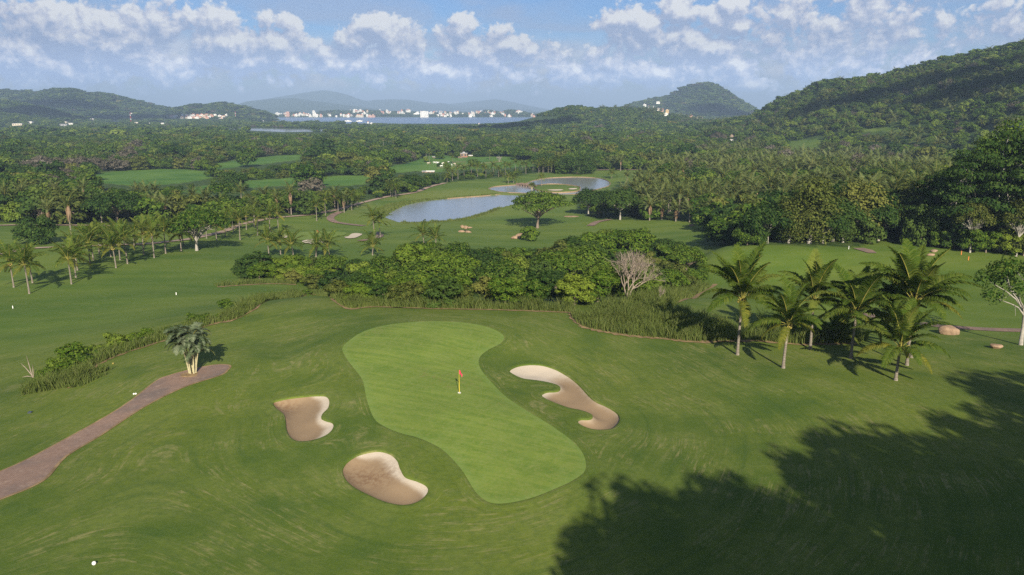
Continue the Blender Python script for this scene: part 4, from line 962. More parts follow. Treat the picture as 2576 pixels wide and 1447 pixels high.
# feather palms with brown skirts along the left wood and the right wood
LCOH = [(125,533,568),(179,530,590),(197,505,545),(256,517,560),(215,480,530),(145,480,530),(348,483,520),(370,486,525),(392,483,520),(389,520,562),(418,520,565),(487,496,535),(521,503,540),(609,487,525),(667,493,532),(697,507,545),(733,490,540),(843,490,530),(866,500,535),(640,520,555),(560,515,552),(60,490,540),(20,500,548)]
for i, (u, cv, bv) in enumerate(LCOH):
    p = G(u, bv); d = math.hypot(p[0], p[1]); h = (bv - cv) / FPX * d
    lab = {1: 'feather palm with the longest brown dead skirt at the left wood edge', 0: 'feather palm with a short brown skirt behind the dark round tree', 3: 'tall feather palm before the broad dark dome tree', 9: 'left palm of two with pale skirts beside the broad dome tree', 10: 'right palm of two with pale skirts beside the broad dome tree'}.get(i, 'feather palm with dead brown skirt in the left wood')
    cohune(p, h, lab, 'feather palms in the left wood', i in (0, 1, 3, 9, 10, 16, 17, 4, 15) or i % 3 == 0, 1.0, i)
RCOH = [(1634,555,522,'pale trunked feather palm beside the white limbed tree on the right'),(1700,557,526,None),(1734,559,527,None),(1779,561,529,None),(1794,559,530,None),(1815,557,524,None),(1880,550,518,None),(1920,548,508,'largest feather palm at the right end of the palm edge'),(1905,545,515,None),(1665,552,525,None),(1850,553,524,None),
 (1577,462,444,None),(1600,465,446,None),(1634,470,448,None),(1612,466,440,None),(1645,462,440,None),(1561,430,404,'tall lone feather palm with a bare trunk beside the far track'),(1620,470,452,None),(1660,480,455,None)]
for i, (u, bv, cv, lab) in enumerate(RCOH):
    p = G(u, bv); d = math.hypot(p[0], p[1]); h = (bv - cv) / FPX * d
    cohune(p, h, lab or ('feather palm with hanging skirt at the edge of the right wood' if bv > 500 else 'feather palm on the lawn right of the ring pond'), 'feather palms at the right wood edge', i % 3 != 2, 1.0, 60 + i)

# ------------------------------------------------------------------ thicket behind the green
TH = [bushy('thicket_crown', 300 + i, 3.2, 6.0, 4200, .24, M[('leaf', 'leaf_fresh', 'leaf_fresh', 'leaf_olive', 'leaf_dark')[i]], 12 + 3 * i) for i in range(5)]
TU = [umbrella('feathery_crown', 320 + i, 4.2, 7.5, 4400, .24, M[('leaf', 'leaf_fresh', 'leaf_dark')[i]], M['bark'], .25, 20, .2) for i in range(3)]
SH = [bushy('shrub_crown', 340 + i, 1.7, 2.2, 1500, .17, M['leaf_fresh' if i % 2 else 'leaf'], 10, .1) for i in range(3)]
GREY = bushy('grey_green_crown', 350, 3.0, 5.2, 3600, .22, mat_grey := leaf_mat('grey_green_foliage', (.06, .10, .035), (.075, .115, .045), (.13, .17, .075)), 16)
PROF = np.array([(590,665),(610,652),(640,638),(700,642),(760,640),(850,645),(950,652),(1000,652),(1030,614),(1080,606),(1150,610),(1200,627),(1250,622),(1300,616),(1350,622),(1400,612),(1450,594),(1500,582),(1550,574),(1600,576),(1650,597),(1700,615),(1750,642),(1780,668)], float)
FRONT = np.array([(600,704),(700,706),(760,716),(830,739),(880,760),(1000,769),(1150,772),(1300,773),(1450,768),(1500,761),(1600,754),(1700,740),(1780,702)], float)
BACK = np.array([(600,688),(700,680),(830,685),(900,690),(1000,690),(1040,655),(1200,660),(1400,655),(1500,640),(1600,640),(1700,660),(1780,690)], float)
def thicket():
    rng = np.random.default_rng(21); pts = []; tries = 0
    while len(pts) < 135 and tries < 6000:
        tries += 1; u = rng.uniform(600, 1775); vf = np.interp(u, FRONT[:, 0], FRONT[:, 1]); vb = np.interp(u, BACK[:, 0], BACK[:, 1]); q = rng.random()
        v = vf + (vb - vf) * q; p = G(u, v); dmin = (3.2 if q < .2 else 4.7) * (.8 if u < 900 else 1)
        if any((p[0] - a[0]) ** 2 + (p[1] - a[1]) ** 2 < dmin ** 2 for a, *_ in pts): continue
        if (p[0] - DEADP[0]) ** 2 + (p[1] - DEADP[1]) ** 2 < 20: continue
        pts.append((p, u, v, q))
    pts.sort(key=lambda a: -a[0][1]); k = 0
    for i, (p, u, v, q) in enumerate(pts):
        d = math.hypot(p[0], p[1]); top = np.interp(u, PROF[:, 0], PROF[:, 1]); allow = (v - top) / FPX * d * 1.13
        hmax = allow if q > .45 else allow * (.45 + .9 * q); h = max(1.8, min(hmax, rng.uniform(4.2, 10.0) if q > .25 else rng.uniform(3.4, 6.0)))
        if q > .62: h = max(h, min(allow, 14.0)) * rng.uniform(.82, 1.08)
        r = rng.random(); lab = None
        if abs(u - 890) < 30 and .05 < q < .4 and k < 1: pr, H_ = GREY, 5.2; lab = 'grey green round bush at the left front of the thicket'; k += 1
        elif h > 5.2 and r < .5: pr, H_ = TU[i % 3], 7.5
        elif h < 2.9: pr, H_ = SH[i % 3], 2.2
        else: pr, H_ = TH[i % 5], 6.0
        s = h / H_; w = s * (1.0 if s < 1.1 else .92) * rng.uniform(1.0, 1.35)
        side = next(t for m_, t in ((700, 'at its left tip'), (800, 'below the front bunker'), (900, 'left of the grey green bush') , (1010, 'right of the grey green bush'), (1130, 'below the pair of palms'), (1250, 'right of the pair of palms'), (1360, 'below the bushy small tree'), (1490, 'left of the dead tree'), (1600, 'behind the dead tree'), (1690, 'right of the dead tree'), (9999, 'at its right tip')) if u < m_); row = 'front' if q < .3 else 'back' if q > .7 else 'inner'
        kind = 'feathery flat topped tree' if pr in TU else 'low shrub' if pr in SH else 'rounded leafy tree'
        place_tree(pr, 'thicket_tree' if pr not in SH else 'thicket_shrub', (p[0], p[1], p[2] - .2), rng.uniform(0, 6.28), (w, w, s), lab or f'{"tall " if h > 7.5 else "low " if h < 4 else ""}{kind} in the {row} thicket, {side}', 'trees of the thicket behind the green', 'tree' if pr not in SH else 'shrub')
DEADP = G(1580, 757)
thicket()

# bare dead tree in the thicket edge
def bare_tree(name, loc, Ht, R, seed, label, m=None, depth=5, nb=4, r0=.16, spread=.62):
    rng = np.random.default_rng(seed); mb = MB(); t = empty(name, loc); tag(t, label, 'dead tree'); fine = MB()
    def grow_(p, d, l, r, k):
        e = p + d * l; mid = p + d * l * .5 + Vector(rdir(1, rng)[0]) * l * .07
        (mb if k > 2 else fine).tube([p, mid, e], [r, r * .85, r * .66], 6 if k > 2 else 4, 0, False)
        if k == 0: return
        for j in range(nb if k == depth else (3 if k > 1 else 3)):
            a = rng.uniform(.5, 1.0) * spread * (1.25 if k == depth else 1); ax = d.cross(Vector(rdir(1, rng)[0])).normalized()
            nd = (Matrix.Rotation(a, 3, ax) @ d); nd = (nd + Vector((0, 0, .12))).normalized()
            grow_(e.lerp(p, rng.uniform(0, .25)), nd, l * rng.uniform(.62, .85), r * .62, k - 1)
    l0 = Ht * .26
    for j in range(3 if R > 2 else 1):
        a = j * 2.1 + .4; grow_(Vector((0, 0, -.2)), Vector((math.cos(a) * .35, math.sin(a) * .3, 1)).normalized() if R > 2 else Vector((0, 0, 1)), l0, r0, depth)
    mb.build('trunk', m or M['bark_dead'], t); f = fine.build('twigs', m or M['bark_dead'], t); return t
bare_tree('dead_tree', DEADP, 10.0, 4, 4, 'large bare dead tree with pale twigs at the right of the thicket', None, 5, 4, .15, .70)
bare_tree('dead_sapling', G(1655, 768), 4.6, 1, 9, 'thin bare sapling standing in the tall grass right of the dead tree', None, 4, 3, .08, .5)
def stalks():
    t = empty('broken_stalk', G(82, 950)); tag(t, 'pale broken palm stalks at the left end of the tall grass', 'dead plant')
    for a, b in (((0, 0, 0), (-.5, .2, 2.6)), ((0, 0, .2), (-1.3, .3, 1.6)), ((.1, 0, 0), (.15, .1, 1.5)), ((0, 0, .1), (-1.0, -.3, .15))):
        mb = MB(); a, b = Vector(a), Vector(b); mb.tube([a, a.lerp(b, .5) + Vector((0, 0, .1)), b], [.06, .05, .02], 5); mb.build('stalk', M['bark_dead'], t)
stalks()

# ------------------------------------------------------------------ named single trees
def at_px(u, v): return G(u, v)
U1 = umbrella('broad_crown', 401, 12.0, 14.0, 5600, .40, M['leaf'], M['bark'], .28, 30, .11, (1.5, 0))
place_tree(U1, 'umbrella_tree', G(1352, 574), .4, 1.0, 'broad umbrella tree with exposed limbs alone on the lawn by the large pond')
U2 = umbrella('broad_crown', 402, 9.6, 11.2, 5000, .36, M['leaf'], M['bark_pale'], .28, 26, .12, (1, 0))
place_tree(U2, 'umbrella_tree', G(495, 631), 1.2, 1.0, 'umbrella tree with white forked trunk at the end of the left palm row')
U3 = umbrella('broad_crown', 403, 9.5, 15.5, 6000, .46, M['leaf_dark'], M['bark_pale'], .33, 24, .22)
place_tree(U3, 'umbrella_tree', G(1560, 553), 2.2, (.88, .88, .8), 'dark crowned tree with white spreading limbs at the right wood edge')
place_tree(U3, 'umbrella_tree', G(1480, 541), .3, (.72, .72, .72), 'dark feathery tree just left of the white limbed tree on the right')
place_tree(U3, 'umbrella_tree', G(1518, 540), 4.0, (.66, .66, .66), 'dark tree between the feathery tree and the white limbed tree')
D1 = bushy('dome_crown', 411, 13.5, 14.5, 6500, .55, M['leaf_dark'], 40, .2)
place_tree(D1, 'dome_tree', G(1453, 437), 0, 1.0, 'huge dark dome shaped tree behind the ring pond')
D2 = umbrella('dome_crown', 412, 11.5, 12.0, 6500, .46, M['leaf_dark'], M['bark'], .3, 30, .24)
place_tree(D2, 'dome_tree', G(296, 562), .5, 1.0, 'broad dark dome tree in the left wood among feather palms')
D3 = bushy('round_crown', 413, 6.2, 7.4, 5200, .36, M['leaf_dark'], 22, .12)
place_tree(D3, 'round_tree', G(94, 612), .5, 1.0, 'dark rounded low tree standing on the left lawn')
place_tree(SH[1], 'small_tree', G(1334, 606), .5, (1.9, 1.9, 2.2), 'small bushy tree beside the rocks on the lawn')
# right edge tree with white limbs
RE = umbrella('open_crown', 421, 5.4, 11.5, 3000, .20, M['leaf'], M['bark_pale'], .42, 13, .12, (-1.0, 0))
place_tree(RE, 'white_limbed_tree', G(2568, 868), .0, 1.0, 'slender tree with white limbs and open crown at the right edge')
# tall trees of the right wood wall
T1 = [tall('climber_hung_crown', 431 + i, 6.0, 15.0, 5200, .34, M[('leaf_olive', 'leaf_olive', 'leaf_dark')[i]], M['bark_pale'], 17) for i in range(3)]
WALLT = [(2035,613,1.0,0,'olive tree hung with climbers, left one of the tall right wood'),(2152,603,1.0,1,'rounded olive tree hung with climbers, right of the first one'),(1985,612,.72,0,None),(2095,608,.7,2,None),(2230,602,.8,2,None),(2300,606,1.05,1,None),(2265,600,.85,2,None),(2350,610,.95,2,None),(2390,615,1.0,2,None),
 (1930,612,.62,2,None),(1895,614,.55,2,None),(1960,609,.6,2,None),(2210,606,.6,2,None),(2325,618,.7,2,None),(2120,610,.55,2,None),(2070,612,.55,2,None)]
for i, (u, v, s, k, lab) in enumerate(WALLT):
    pr = U3 if (k == 2 and i % 3 == 0) else D3 if (k == 2 and i % 3 == 1) else T1[k]
    place_tree(pr, 'tall_tree', G(u, v), i * 1.3, (s * 1.15, s * 1.15, s * (1.9 if pr is D3 else 1)), lab or f'{"spreading white limbed" if pr is U3 else "dark rounded" if pr is D3 else "climber hung"} tree of the right wood wall, {"left of the olive trees" if u < 2030 else "between the two olive trees" if u < 2150 else "just right of the olive trees" if u < 2270 else "left of the huge right trees"}', 'trees of the right wood wall')
B4 = bushy('bush_crown', 441, 6.4, 6.4, 4200, .32, M['leaf'], 22, .05)
place_tree(B4, 'large_bush', G(1822, 612), .2, 1.0, 'leafy bush at the left foot of the tall right wood', None, 'bush')
place_tree(B4, 'large_bush', G(1880, 616), 1.2, .62, 'smaller bush right of the leafy bush at the wood foot', None, 'bush')
R1t = layered('layered_crown', 451, 11.5, 26.0, 9500, .40, M['leaf_dark'], M['bark_pale'])
BIGR = [(2420,628,.86,0,'tall layered tree with pale trunk on the far right'),(2510,632,1.02,0,None),(2585,640,1.04,0,None),(2650,640,1.0,0,None),(2462,606,.95,1,None),(2545,606,1.0,0,None),(2372,606,.70,1,None),(2330,612,.62,0,None),(2440,636,.5,2,None),(2556,645,.55,2,None),(2395,600,.78,2,None),(2500,604,1.1,1,None)]
R2t = tall('ragged_crown', 452, 8.5, 26.0, 6500, .40, M['leaf'], M['bark_pale'], 20)
R3t = umbrella('spreading_crown', 453, 11.0, 24.0, 6000, .40, M['leaf_olive'], M['bark_pale'], .4, 24, .14)
for i, (u, v, s, k, lab) in enumerate(BIGR):
    pr = (R1t, R2t, R3t)[k]; kind = ('layered', 'ragged column shaped', 'spreading')[k]
    place_tree(pr, 'tall_tree', G(u, v), i * 1.1, (s * .8, s * .8, s), lab or f'huge {kind} tree of the dark wood, {"under its left side" if u < 2400 else "in its middle" if u < 2500 else "at the picture edge, front" if v > 620 else "at the picture edge, rear"}', 'huge trees at the right edge')
for i, (u, v) in enumerate([(2440,634),(2480,636),(2530,640),(2575,644),(2400,626),(2360,622),(2620,648)]):
    place_tree(TH[i % 5], 'understorey_tree', G(u, v), i, 1.0, 'shaded undergrowth tree under the huge right trees', 'undergrowth trees at the right')
# trees beside and behind the camera whose shade lies across the lower right
SHT = bushy('shade_crown', 461, 7.5, 22, 5200, .5, M['leaf'], 34, .25)
SHU = umbrella('shade_crown', 462, 9.5, 22, 5200, .5, M['leaf'], M['bark'], .4, 26, .2)
TIPS = [(1545,1200),(1610,1195),(1670,1170),(1760,1225),(1850,1150),(1945,1065),(2060,1060),(2200,1035),(2290,985),(2400,935),(2500,925),(2600,905)]
SHADE = []
for i, (u, v) in enumerate(TIPS):
    g = G(u, v); zt = 31.0; q = g + SUN * ((zt - g[2]) / SUN[2]); SHADE.append((q[0] + .5, q[1] - 2.0, zt))
rr = random.Random(2)
for x, y in [(28,-16),(32,-24),(36,-10),(38,-32),(44,-4),(42,-24),(54,6),(52,-16),(64,8),(66,-8),(76,22),(80,4),(60,-28)]: SHADE.append((x, y, 30 + rr.uniform(-2, 3)))
for i, (x, y, zt) in enumerate(SHADE):
    z0 = hz(x, y); s = (zt - z0) / 22; w = s * (.62 if i % 3 else .8)
    place_tree((SHU if i % 3 == 0 else SHT), 'shade_tree', (x, y, z0 - .2), i * .9, (w, w, s), 'tall tree beside the viewpoint that shades the lower right lawn', 'trees beside the viewpoint')
# shrubs along the grass strip
SHR = [(291,868,1.0),(189,905,1.15),(150,935,1.05),(240,890,.7),(367,850,.7),(340,857,.6),(484,805,.6),(569,775,.75),(683,752,.5),(120,950,.7),(1500,812,.5),(1475,808,.4)]
SHLAB = ['roundest dark shrub in the left grass strip', 'broad shrub near the left end of the grass strip', 'shrub at the left end of the tall grass', 'small shrub left of the roundest dark one', 'shrub right of the roundest dark one', 'low shrub just right of the roundest dark one', 'shrub in the grass strip behind the clump palm', 'flat bright shrub in the upper part of the left grass strip', 'uppermost small shrub of the left grass strip', 'shrub hanging over the left tip of the grass strip', 'shrub at the left front of the right grass patch', 'tiny shrub at the left corner of the right grass patch']
_r5 = random.Random(5)
for k in range(16):
    t = k / 15; u = 130 + 640 * t; SHR.append((u, np.interp(u, [130,190,290,430,530,640,770], [948,930,880,842,808,769,740]) + _r5.uniform(-6, 2), _r5.uniform(.35, .75)))
    SHLAB.append('low leafy shrub among the tall grass of the left strip, ' + ('lower part' if t < .35 else 'middle part' if t < .7 else 'upper part'))
for i, (u, v, s) in enumerate(SHR):
    p = G(u, v); place_tree(SH[i % 3], 'shrub', p, i, (s, s, s * .8), SHLAB[i], 'shrubs in the tall grass', 'shrub')
# ------------------------------------------------------------------ tall grass left standing round the mown ground
def tall_grass():
    rng = np.random.default_rng(33); B = []; HH = []; W_ = []
    def strip(px, w, h, dens, side=1, wid=.036):
        p = smooth_open(G0b(px)[:, :2], 6); w = np.interp(np.linspace(0, 1, len(p)), np.linspace(0, 1, len(w)), w)
        for i in range(len(p) - 1):
            e = p[i + 1] - p[i]; L = np.linalg.norm(e); nn = np.array([-e[1], e[0]]) / (L + 1e-9) * side; k = rng.poisson(L * w[i] * dens * 1.7)
            q = p[i] + e * rng.random((k, 1)) + nn * (w[i] * rng.random((k, 1))); B.append(q); cl = .55 + .9 * (fbm(q[:, 0] / 1.8, q[:, 1] / 1.8, 3, 4) + .5)
            HH.append(h * cl * rng.uniform(.35, 1.15, k)); W_.append(np.full(k, wid))
    strip([(112,975),(190,974),(225,932),(290,898),(430,853),(530,818),(640,778),(760,747),(800,742)], [5.5,6,4,3.2,3.2,3.2,3.4,4,5], 1.15, 26)
    strip([(90,955),(120,975),(200,975)], [3,4,4], .8, 22)
    strip([(795,741),(850,764),(950,772),(1100,777),(1250,780),(1400,785),(1450,788)], [5,4,3,3,3,3,3.5], 1.3, 28)
    strip([(1432,790),(1453,814),(1486,828),(1560,842),(1666,853),(1760,861),(1891,858),(2022,867),(2154,864),(2190,850)], [9,13,15,15,14,13,11,8,6,3], 1.45, 20)
    strip([(548,722),(600,718),(680,714),(745,716)], [2.5,3.5,4,4], 1.0, 18)
    strip([(1560,800),(1650,785),(1700,768),(1745,747),(1790,722)], [6,7,7,6,4], 1.6, 15)
    strip([(1008,561.5),(1042,562.5),(1110,559.5),(1177,551.5),(1228,537.5),(1262,524)], [2.5]*6, .9, 9, 1, .12)
    strip([(1255,489),(1211,493),(1143,497.5),(1076,504.5),(1025,514),(994,527),(965,545)], [2.5,2,2,5,8,8,4], .7, 4, -1, .13)
    P = np.vstack(B); h = np.concatenate(HH); w = np.concatenate(W_); n = len(P); z = H1(P[:, 0], P[:, 1]) - .04; a = rng.uniform(0, 2 * PI, n); c, s = np.cos(a), np.sin(a)
    lean = rng.uniform(.1, .7, n) * h; b = rng.uniform(0, 2 * PI, n); lx, ly = np.cos(b) * lean, np.sin(b) * lean
    def pt(side, t, bend): return np.stack([P[:, 0] + c * w * side + lx * bend, P[:, 1] + s * w * side + ly * bend, z + h * t], -1)
    V = np.stack([pt(-1, 0, 0), pt(1, 0, 0), pt(.9, .55, .3), pt(-.9, .55, .3), pt(.1, 1, 1), pt(-.1, .98, 1)], 1).reshape(-1, 3)
    i = np.arange(n)[:, None] * 6; F = np.concatenate([i + [0, 1, 2, 3], i + [3, 2, 4, 5]], 1).reshape(-1, 4)
    tag(link('tall_grass', fast_mesh('tall_grass', V, F, [M['grass']])), kind='stuff', label='tall green grass left uncut round the hilltop lawn')
tall_grass()
def soil_line(px, w):
    p = smooth_open(G0b(px)[:, :2], 8); t = np.gradient(p, axis=0); t /= np.linalg.norm(t, axis=1)[:, None]; nn = np.stack([-t[:, 1], t[:, 0]], -1)
    rng = np.random.default_rng(len(px)); n = len(p); V = []
    o1 = -w * np.clip(rng.normal(.45, .5, n), .0, 1.3)
    for o_ in (o1, o1 * 0, o1 * 0 + .8): q = p + nn * o_[:, None]; V.append(np.column_stack([q, H1(q[:, 0], q[:, 1]) + .05]))
    V = np.stack(V, 1).reshape(-1, 3); i = np.arange(n - 1)[:, None]; j = np.arange(2)[None]; F = np.stack([i * 3 + j, (i + 1) * 3 + j, (i + 1) * 3 + j + 1, i * 3 + j + 1], -1).reshape(-1, 4)
    tag(link('soil_edge', fast_mesh('soil_edge', V, F[:, ::-1], [M['soil']], smooth=True)), kind='structure')
soil_line([(190,974),(225,932),(290,898),(430,853),(530,818),(640,778),(760,747),(800,742)], .45)
soil_line([(800,742),(850,765),(950,773),(1100,778),(1250,781),(1400,786),(1450,789)], .35)
soil_line([(1432,790),(1453,815),(1486,829),(1560,843),(1666,854),(1760,862),(1891,859),(2022,868),(2154,865)], .5)
soil_line([(548,723),(600,719),(680,715),(745,717)], .4)

# ------------------------------------------------------------------ flagstick, markers, rocks
def flagstick(px, h, label, r=.024, fl=.42):
    p = G(*px); p = (p[0], p[1], p[2] + .06); t = empty('flagstick', p); tag(t, label, 'golf flag')
    mb = MB(); mb.tube([(0, 0, 0), (0, 0, h)], [r, r * .8], 8); mb.build('pole', M['yellow'], t)
    mb = MB(); mb.tube([(0, 0, -.01), (0, 0, .025)], [.16, .16], 14); mb.build('cup_rim', M['white'], t)
    mb = MB(); nx, nz = 9, 7; vs = []
    for sd in (-.006, .006):
        for i in range(nx):
            for j in range(nz):
                x = i / (nx - 1); zz = j / (nz - 1); hgt = .38 * (1 - .35 * x)
                vs.append((.02 + x * fl * .8, sd + .07 * math.sin(x * 5 + zz), h - .02 - .38 + zz * hgt - .34 * x ** 1.4 + .10 * x))
    fs = []; o = nx * nz
    for i in range(nx - 1):
        for j in range(nz - 1):
            a = i * nz + j; fs += [(a, a + nz, a + nz + 1, a + 1), (o + a + 1, o + a + nz + 1, o + a + nz, o + a)]
    mb.add(vs, fs, 0, True); mb.build('flag', M['flag'], t, None, (0, 0, -.45))
flagstick((1155.5, 990), 2.25, 'yellow flagstick with a pink red flag standing on the pale green')
flagstick((798, 596), 2.2, 'tiny flagstick with a red flag on the second green', .04, .7)
def marker(px, r, label, name='ball_marker', m='white'):
    p = G(*px); bm = bmesh.new(); bmesh.ops.create_uvsphere(bm, u_segments=16, v_segments=10, radius=r); me = bpy.data.meshes.new(name); bm.to_mesh(bm_me := me); bm.free()
    me.materials.append(M[m]); me.polygons.foreach_set('use_smooth', [True] * len(me.polygons)); o = link(name, me, None, (p[0], p[1], p[2] + r * .85)); return tag(o, label, 'marker')
marker((237, 1421), .125, 'round white ball marker on the lower left grass')
marker((337, 993), .09, 'left one of two small white balls beside the brick path', m='white'); marker((342, 992.5), .09, 'right one of two small white balls beside the brick path')
marker((285, 917), .13, 'brown fallen coconut on the left grass by the tall grass strip', 'fallen_coconut', 'coconut')
def post(px, h, r, label, m='white', name='marker_post'):
    p = G(*px); mb = MB(); mb.tube([(0, 0, -.1), (0, 0, h * .9), (0, 0, h)], [r, r, r * .6], 8); return tag(mb.build(name, M[m], None, p), label, 'post')
post((443.5, 742),   .5, .07, 'short white marker post on the left fairway'); post((32.5, 776), .5, .07, 'short white marker post at the left edge of the fairway')
post((2135, 627), .8, .06, 'white post beside the brick tee pad on the hillcrest'); post((2631/1.0 if False else 1911, 645), .8, .06, 'orange stake on the right fairway', 'orange', 'stake')
post((2418, 641), .9, .07, 'left orange stake in the shade under the right wood', 'orange', 'stake'); post((2436, 655), .9, .07, 'lower orange stake in the shade under the right wood', 'orange', 'stake')
mb = MB(); mb.box((0, 0, .05), (.34, .30, .14)); mb.box((0, 0, .13), (.28, .24, .03)); tag(mb.build('valve_box', M['dark'], None, G(76, 1039)), 'small grey irrigation box lid in the lower left grass', 'box')
def rock(px, size, seed, label, off=(0, 0, 0), m='rock', rz=0.0, sink=.25, name='rock', group=None):
    rng = np.random.default_rng(seed); bm = bmesh.new(); bmesh.ops.create_icosphere(bm, subdivisions=3, radius=1)
    pl = [(rdir(1, rng)[0], rng.uniform(.55, .85)) for _ in range(13)]
    for v in bm.verts:
        c = np.array(v.co)
        for n_, d_ in pl:
            k = c @ n_ - d_
            if k > 0: c = c - n_ * k * .92
        c = c * (1 + .05 * float(fbm(np.array([c[0] * 3 + seed]), np.array([c[1] * 3 + c[2] * 2]), 3, seed)[0])); v.co = c * np.array(size) * .62
    me = bpy.data.meshes.new(name); bm.to_mesh(me); bm.free(); me.materials.append(M[m])
    p = G(*px); o = link(name, me, None, (p[0] + off[0], p[1] + off[1], p[2] + size[2] * (.5 - sink) + off[2]), (0, 0, rz)); return tag(o, label, 'rock', group)
rock((2386, 840), (2.5, 1.8, 1.6), 3, 'large tan boulder half hidden behind the right palms', name='boulder')
rock((2505, 876), (1.4, 1.0, .75), 8, 'low tan rock on the lawn near the right edge')
rock((2340, 643), (2.0, 1.2, .7), 11, 'small tan rock before the dark wood on the right'); rock((2350, 634), (1.6, .9, .7), 12, 'grey rock in the shade before the dark wood', m='rock_dark')
rock((1740, 569), (1.9, 1.1, .8), 14, 'small rock on the lawn at the right palm edge')
rock((1162, 584), (2.24, 1.28, 0.88), 15, 'left lower rock of the stacked rock group on the valley lawn', rz=.2); rock((1178, 585), (2.40, 1.60, 0.96), 16, 'right lower rock of the stacked rock group', rz=-.2)
rock((1164, 582), (1.52, 1.20, 1.20), 17, 'pointed pale rock on top of the left rock of the stack', (-.1, 1.2, 1.1)); rock((1173, 582), (1.60, 1.36, 1.44), 18, 'orange tilted rock on top in the middle of the stack', (0, 1.0, .9), rz=.5)
rock((1181, 582.5), (1.92, 0.96, 0.64), 20, 'flat slab rock on top at the right of the stack', (0, .6, 1.1), rz=-.3)
rock((1294, 601), (2.2, 1.5, 1.2), 21, 'small rounded rock left of the boulder group by the bushy tree'); rock((1310, 599), (3.0, 2.0, 2.0), 22, 'taller tan rock beside the bushy small tree'); rock((1320, 600), (2.6, 1.8, 1.6), 23, 'tan rock partly under the bushy small tree')
rock((1440, 545), (6, 3, .5), 25, 'flat bare rock patch behind the umbrella tree', sink=.45)

# ------------------------------------------------------------------ stone bridge on the ring pond
def bridge():
    a, b = G(1303, 466), G(1345, 470.5); a, b = Vector(a), Vector(b); a.z = b.z = 0; L = (b - a).length; t = empty('stone_bridge', (a.x, a.y, W2), math.atan2(b.y - a.y, b.x - a.x)); tag(t, 'low stone bridge with four dark arches leading to the pond island', 'bridge')
    mb = MB(); n = 64; wd = 1.6; deck = lambda x: 1.0 + .2 * math.sin(PI * x / L)
    def under(x):
        q = (x / L - .16) / .62 * 4
        if q < 0 or q > 4: return -.8
        f = (q % 1) - .5; return -.8 if abs(f) > .37 else max(-.8, .72 * math.sqrt(max(0, 1 - (f / .37) ** 2)))
    xs = [L * i / n for i in range(n + 1)]; vs = []
    for x in xs: vs += [(x, -wd, under(x)), (x, -wd, deck(x)), (x, wd, deck(x)), (x, wd, under(x))]
    fs = []
    for i in range(n):
        for k in range(4): fs.append((i * 4 + k, (i + 1) * 4 + k, (i + 1) * 4 + (k + 1) % 4, i * 4 + (k + 1) % 4))
    mb.add(vs, fs); mb.build('arches', M['stone'], t)
    for s in (-1, 1):
        mb = MB()
        for i in range(14): x = L * (i + .5) / 14; mb.box((x, s * (wd - .15), deck(x) + .12), (L / 14 * .8, .32, .26 + .10 * (i % 3)))
        mb.build('parapet', M['stone'], t)
bridge()
p = G(1338, 480); t = empty('clump_palm', p); tag(t, 'small yellow stemmed clump palm at the left tip of the pond island', 'palm tree')
for i in range(6):
    mb = MB(); e = Vector((math.cos(i * 2.4) * .8, math.sin(i * 2.4) * .8, 3.0 + .3 * (i % 3))); mb.tube([(0, 0, 0), e * .5, e], [.12, .1, .08], 6); k = mb.build('cane', M['yellow'] if False else M['cane'], t)
    link('crown', COCO_FAR[i % 3], k, e, (0, 0, i), (.42, .42, .42))

# ------------------------------------------------------------------ buildings
AVOID = []
def avoid(u, v0, v1, w): AVOID.append((u - w, v0, u + w, v1))
def windows_front(t, w, d, h, nx, nz, m, wh=.5, ww=.5, first=.0):
    me = None; sw, sh = w / nx, (h - first) / nz
    for i in range(nx):
        for j in range(nz):
            if me is None:
                mb = MB(); mb.box((0, 0, 0), (sw * ww, .3, sh * wh)); me = mb.mesh('window', M['dark'])
            link('window', me, t, (-w / 2 + sw * (i + .5), -d / 2 - .02, first + sh * (j + .52)))
def block(name, px, w, d, h, wall, roofm, label, group=None, rz=0.0, nx=0, nz=0, pitched=False, z=0.0, cat='building', step=None):
    p = G(*px); t = empty(name, (p[0], p[1], p[2] + z), rz); tag(t, label, cat, group)
    if name == 'shed': w, h = w * .7, h * .6
    mb = MB(); mb.box((0, 0, h / 2 - 2), (w, d, h + 4))
    if step: mb.box((step[0], 0, step[2] / 2 - 2), (step[1], d * .96, step[2] + 4))
    mb.build('wall', M[wall], t)
    mb = MB()
    if pitched:
        r = h + min(w, d) * .28; e = .5
        mb.add([(-w/2-e, -d/2-e, h), (w/2+e, -d/2-e, h), (w/2+e, d/2+e, h), (-w/2-e, d/2+e, h), (-w/2*.5, 0, r), (w/2*.5, 0, r)], [(0, 1, 5, 4), (1, 2, 5), (2, 3, 4, 5), (3, 0, 4), (3, 2, 1, 0)])
    else:
        mb.box((0, 0, h + .2), (w + .6, d + .6, .4))
        if name not in ('farm_shed', 'shed'): mb.box((0, d * .1, h + .8), (w * .35, d * .4, 1.2))
    mb.build('roof', M[roofm], t)
    if nx: windows_front(t, w, d, h, nx, nz, M['dark'])
    f = project(np.array(p[0]), np.array(p[1]), np.array(p[2]))[2]; avoid(px[0], px[1] - (h + z) / f * FPX * .95, px[1] - z / f * FPX * .3 - 1.0, w / f * FPX * .5); return t
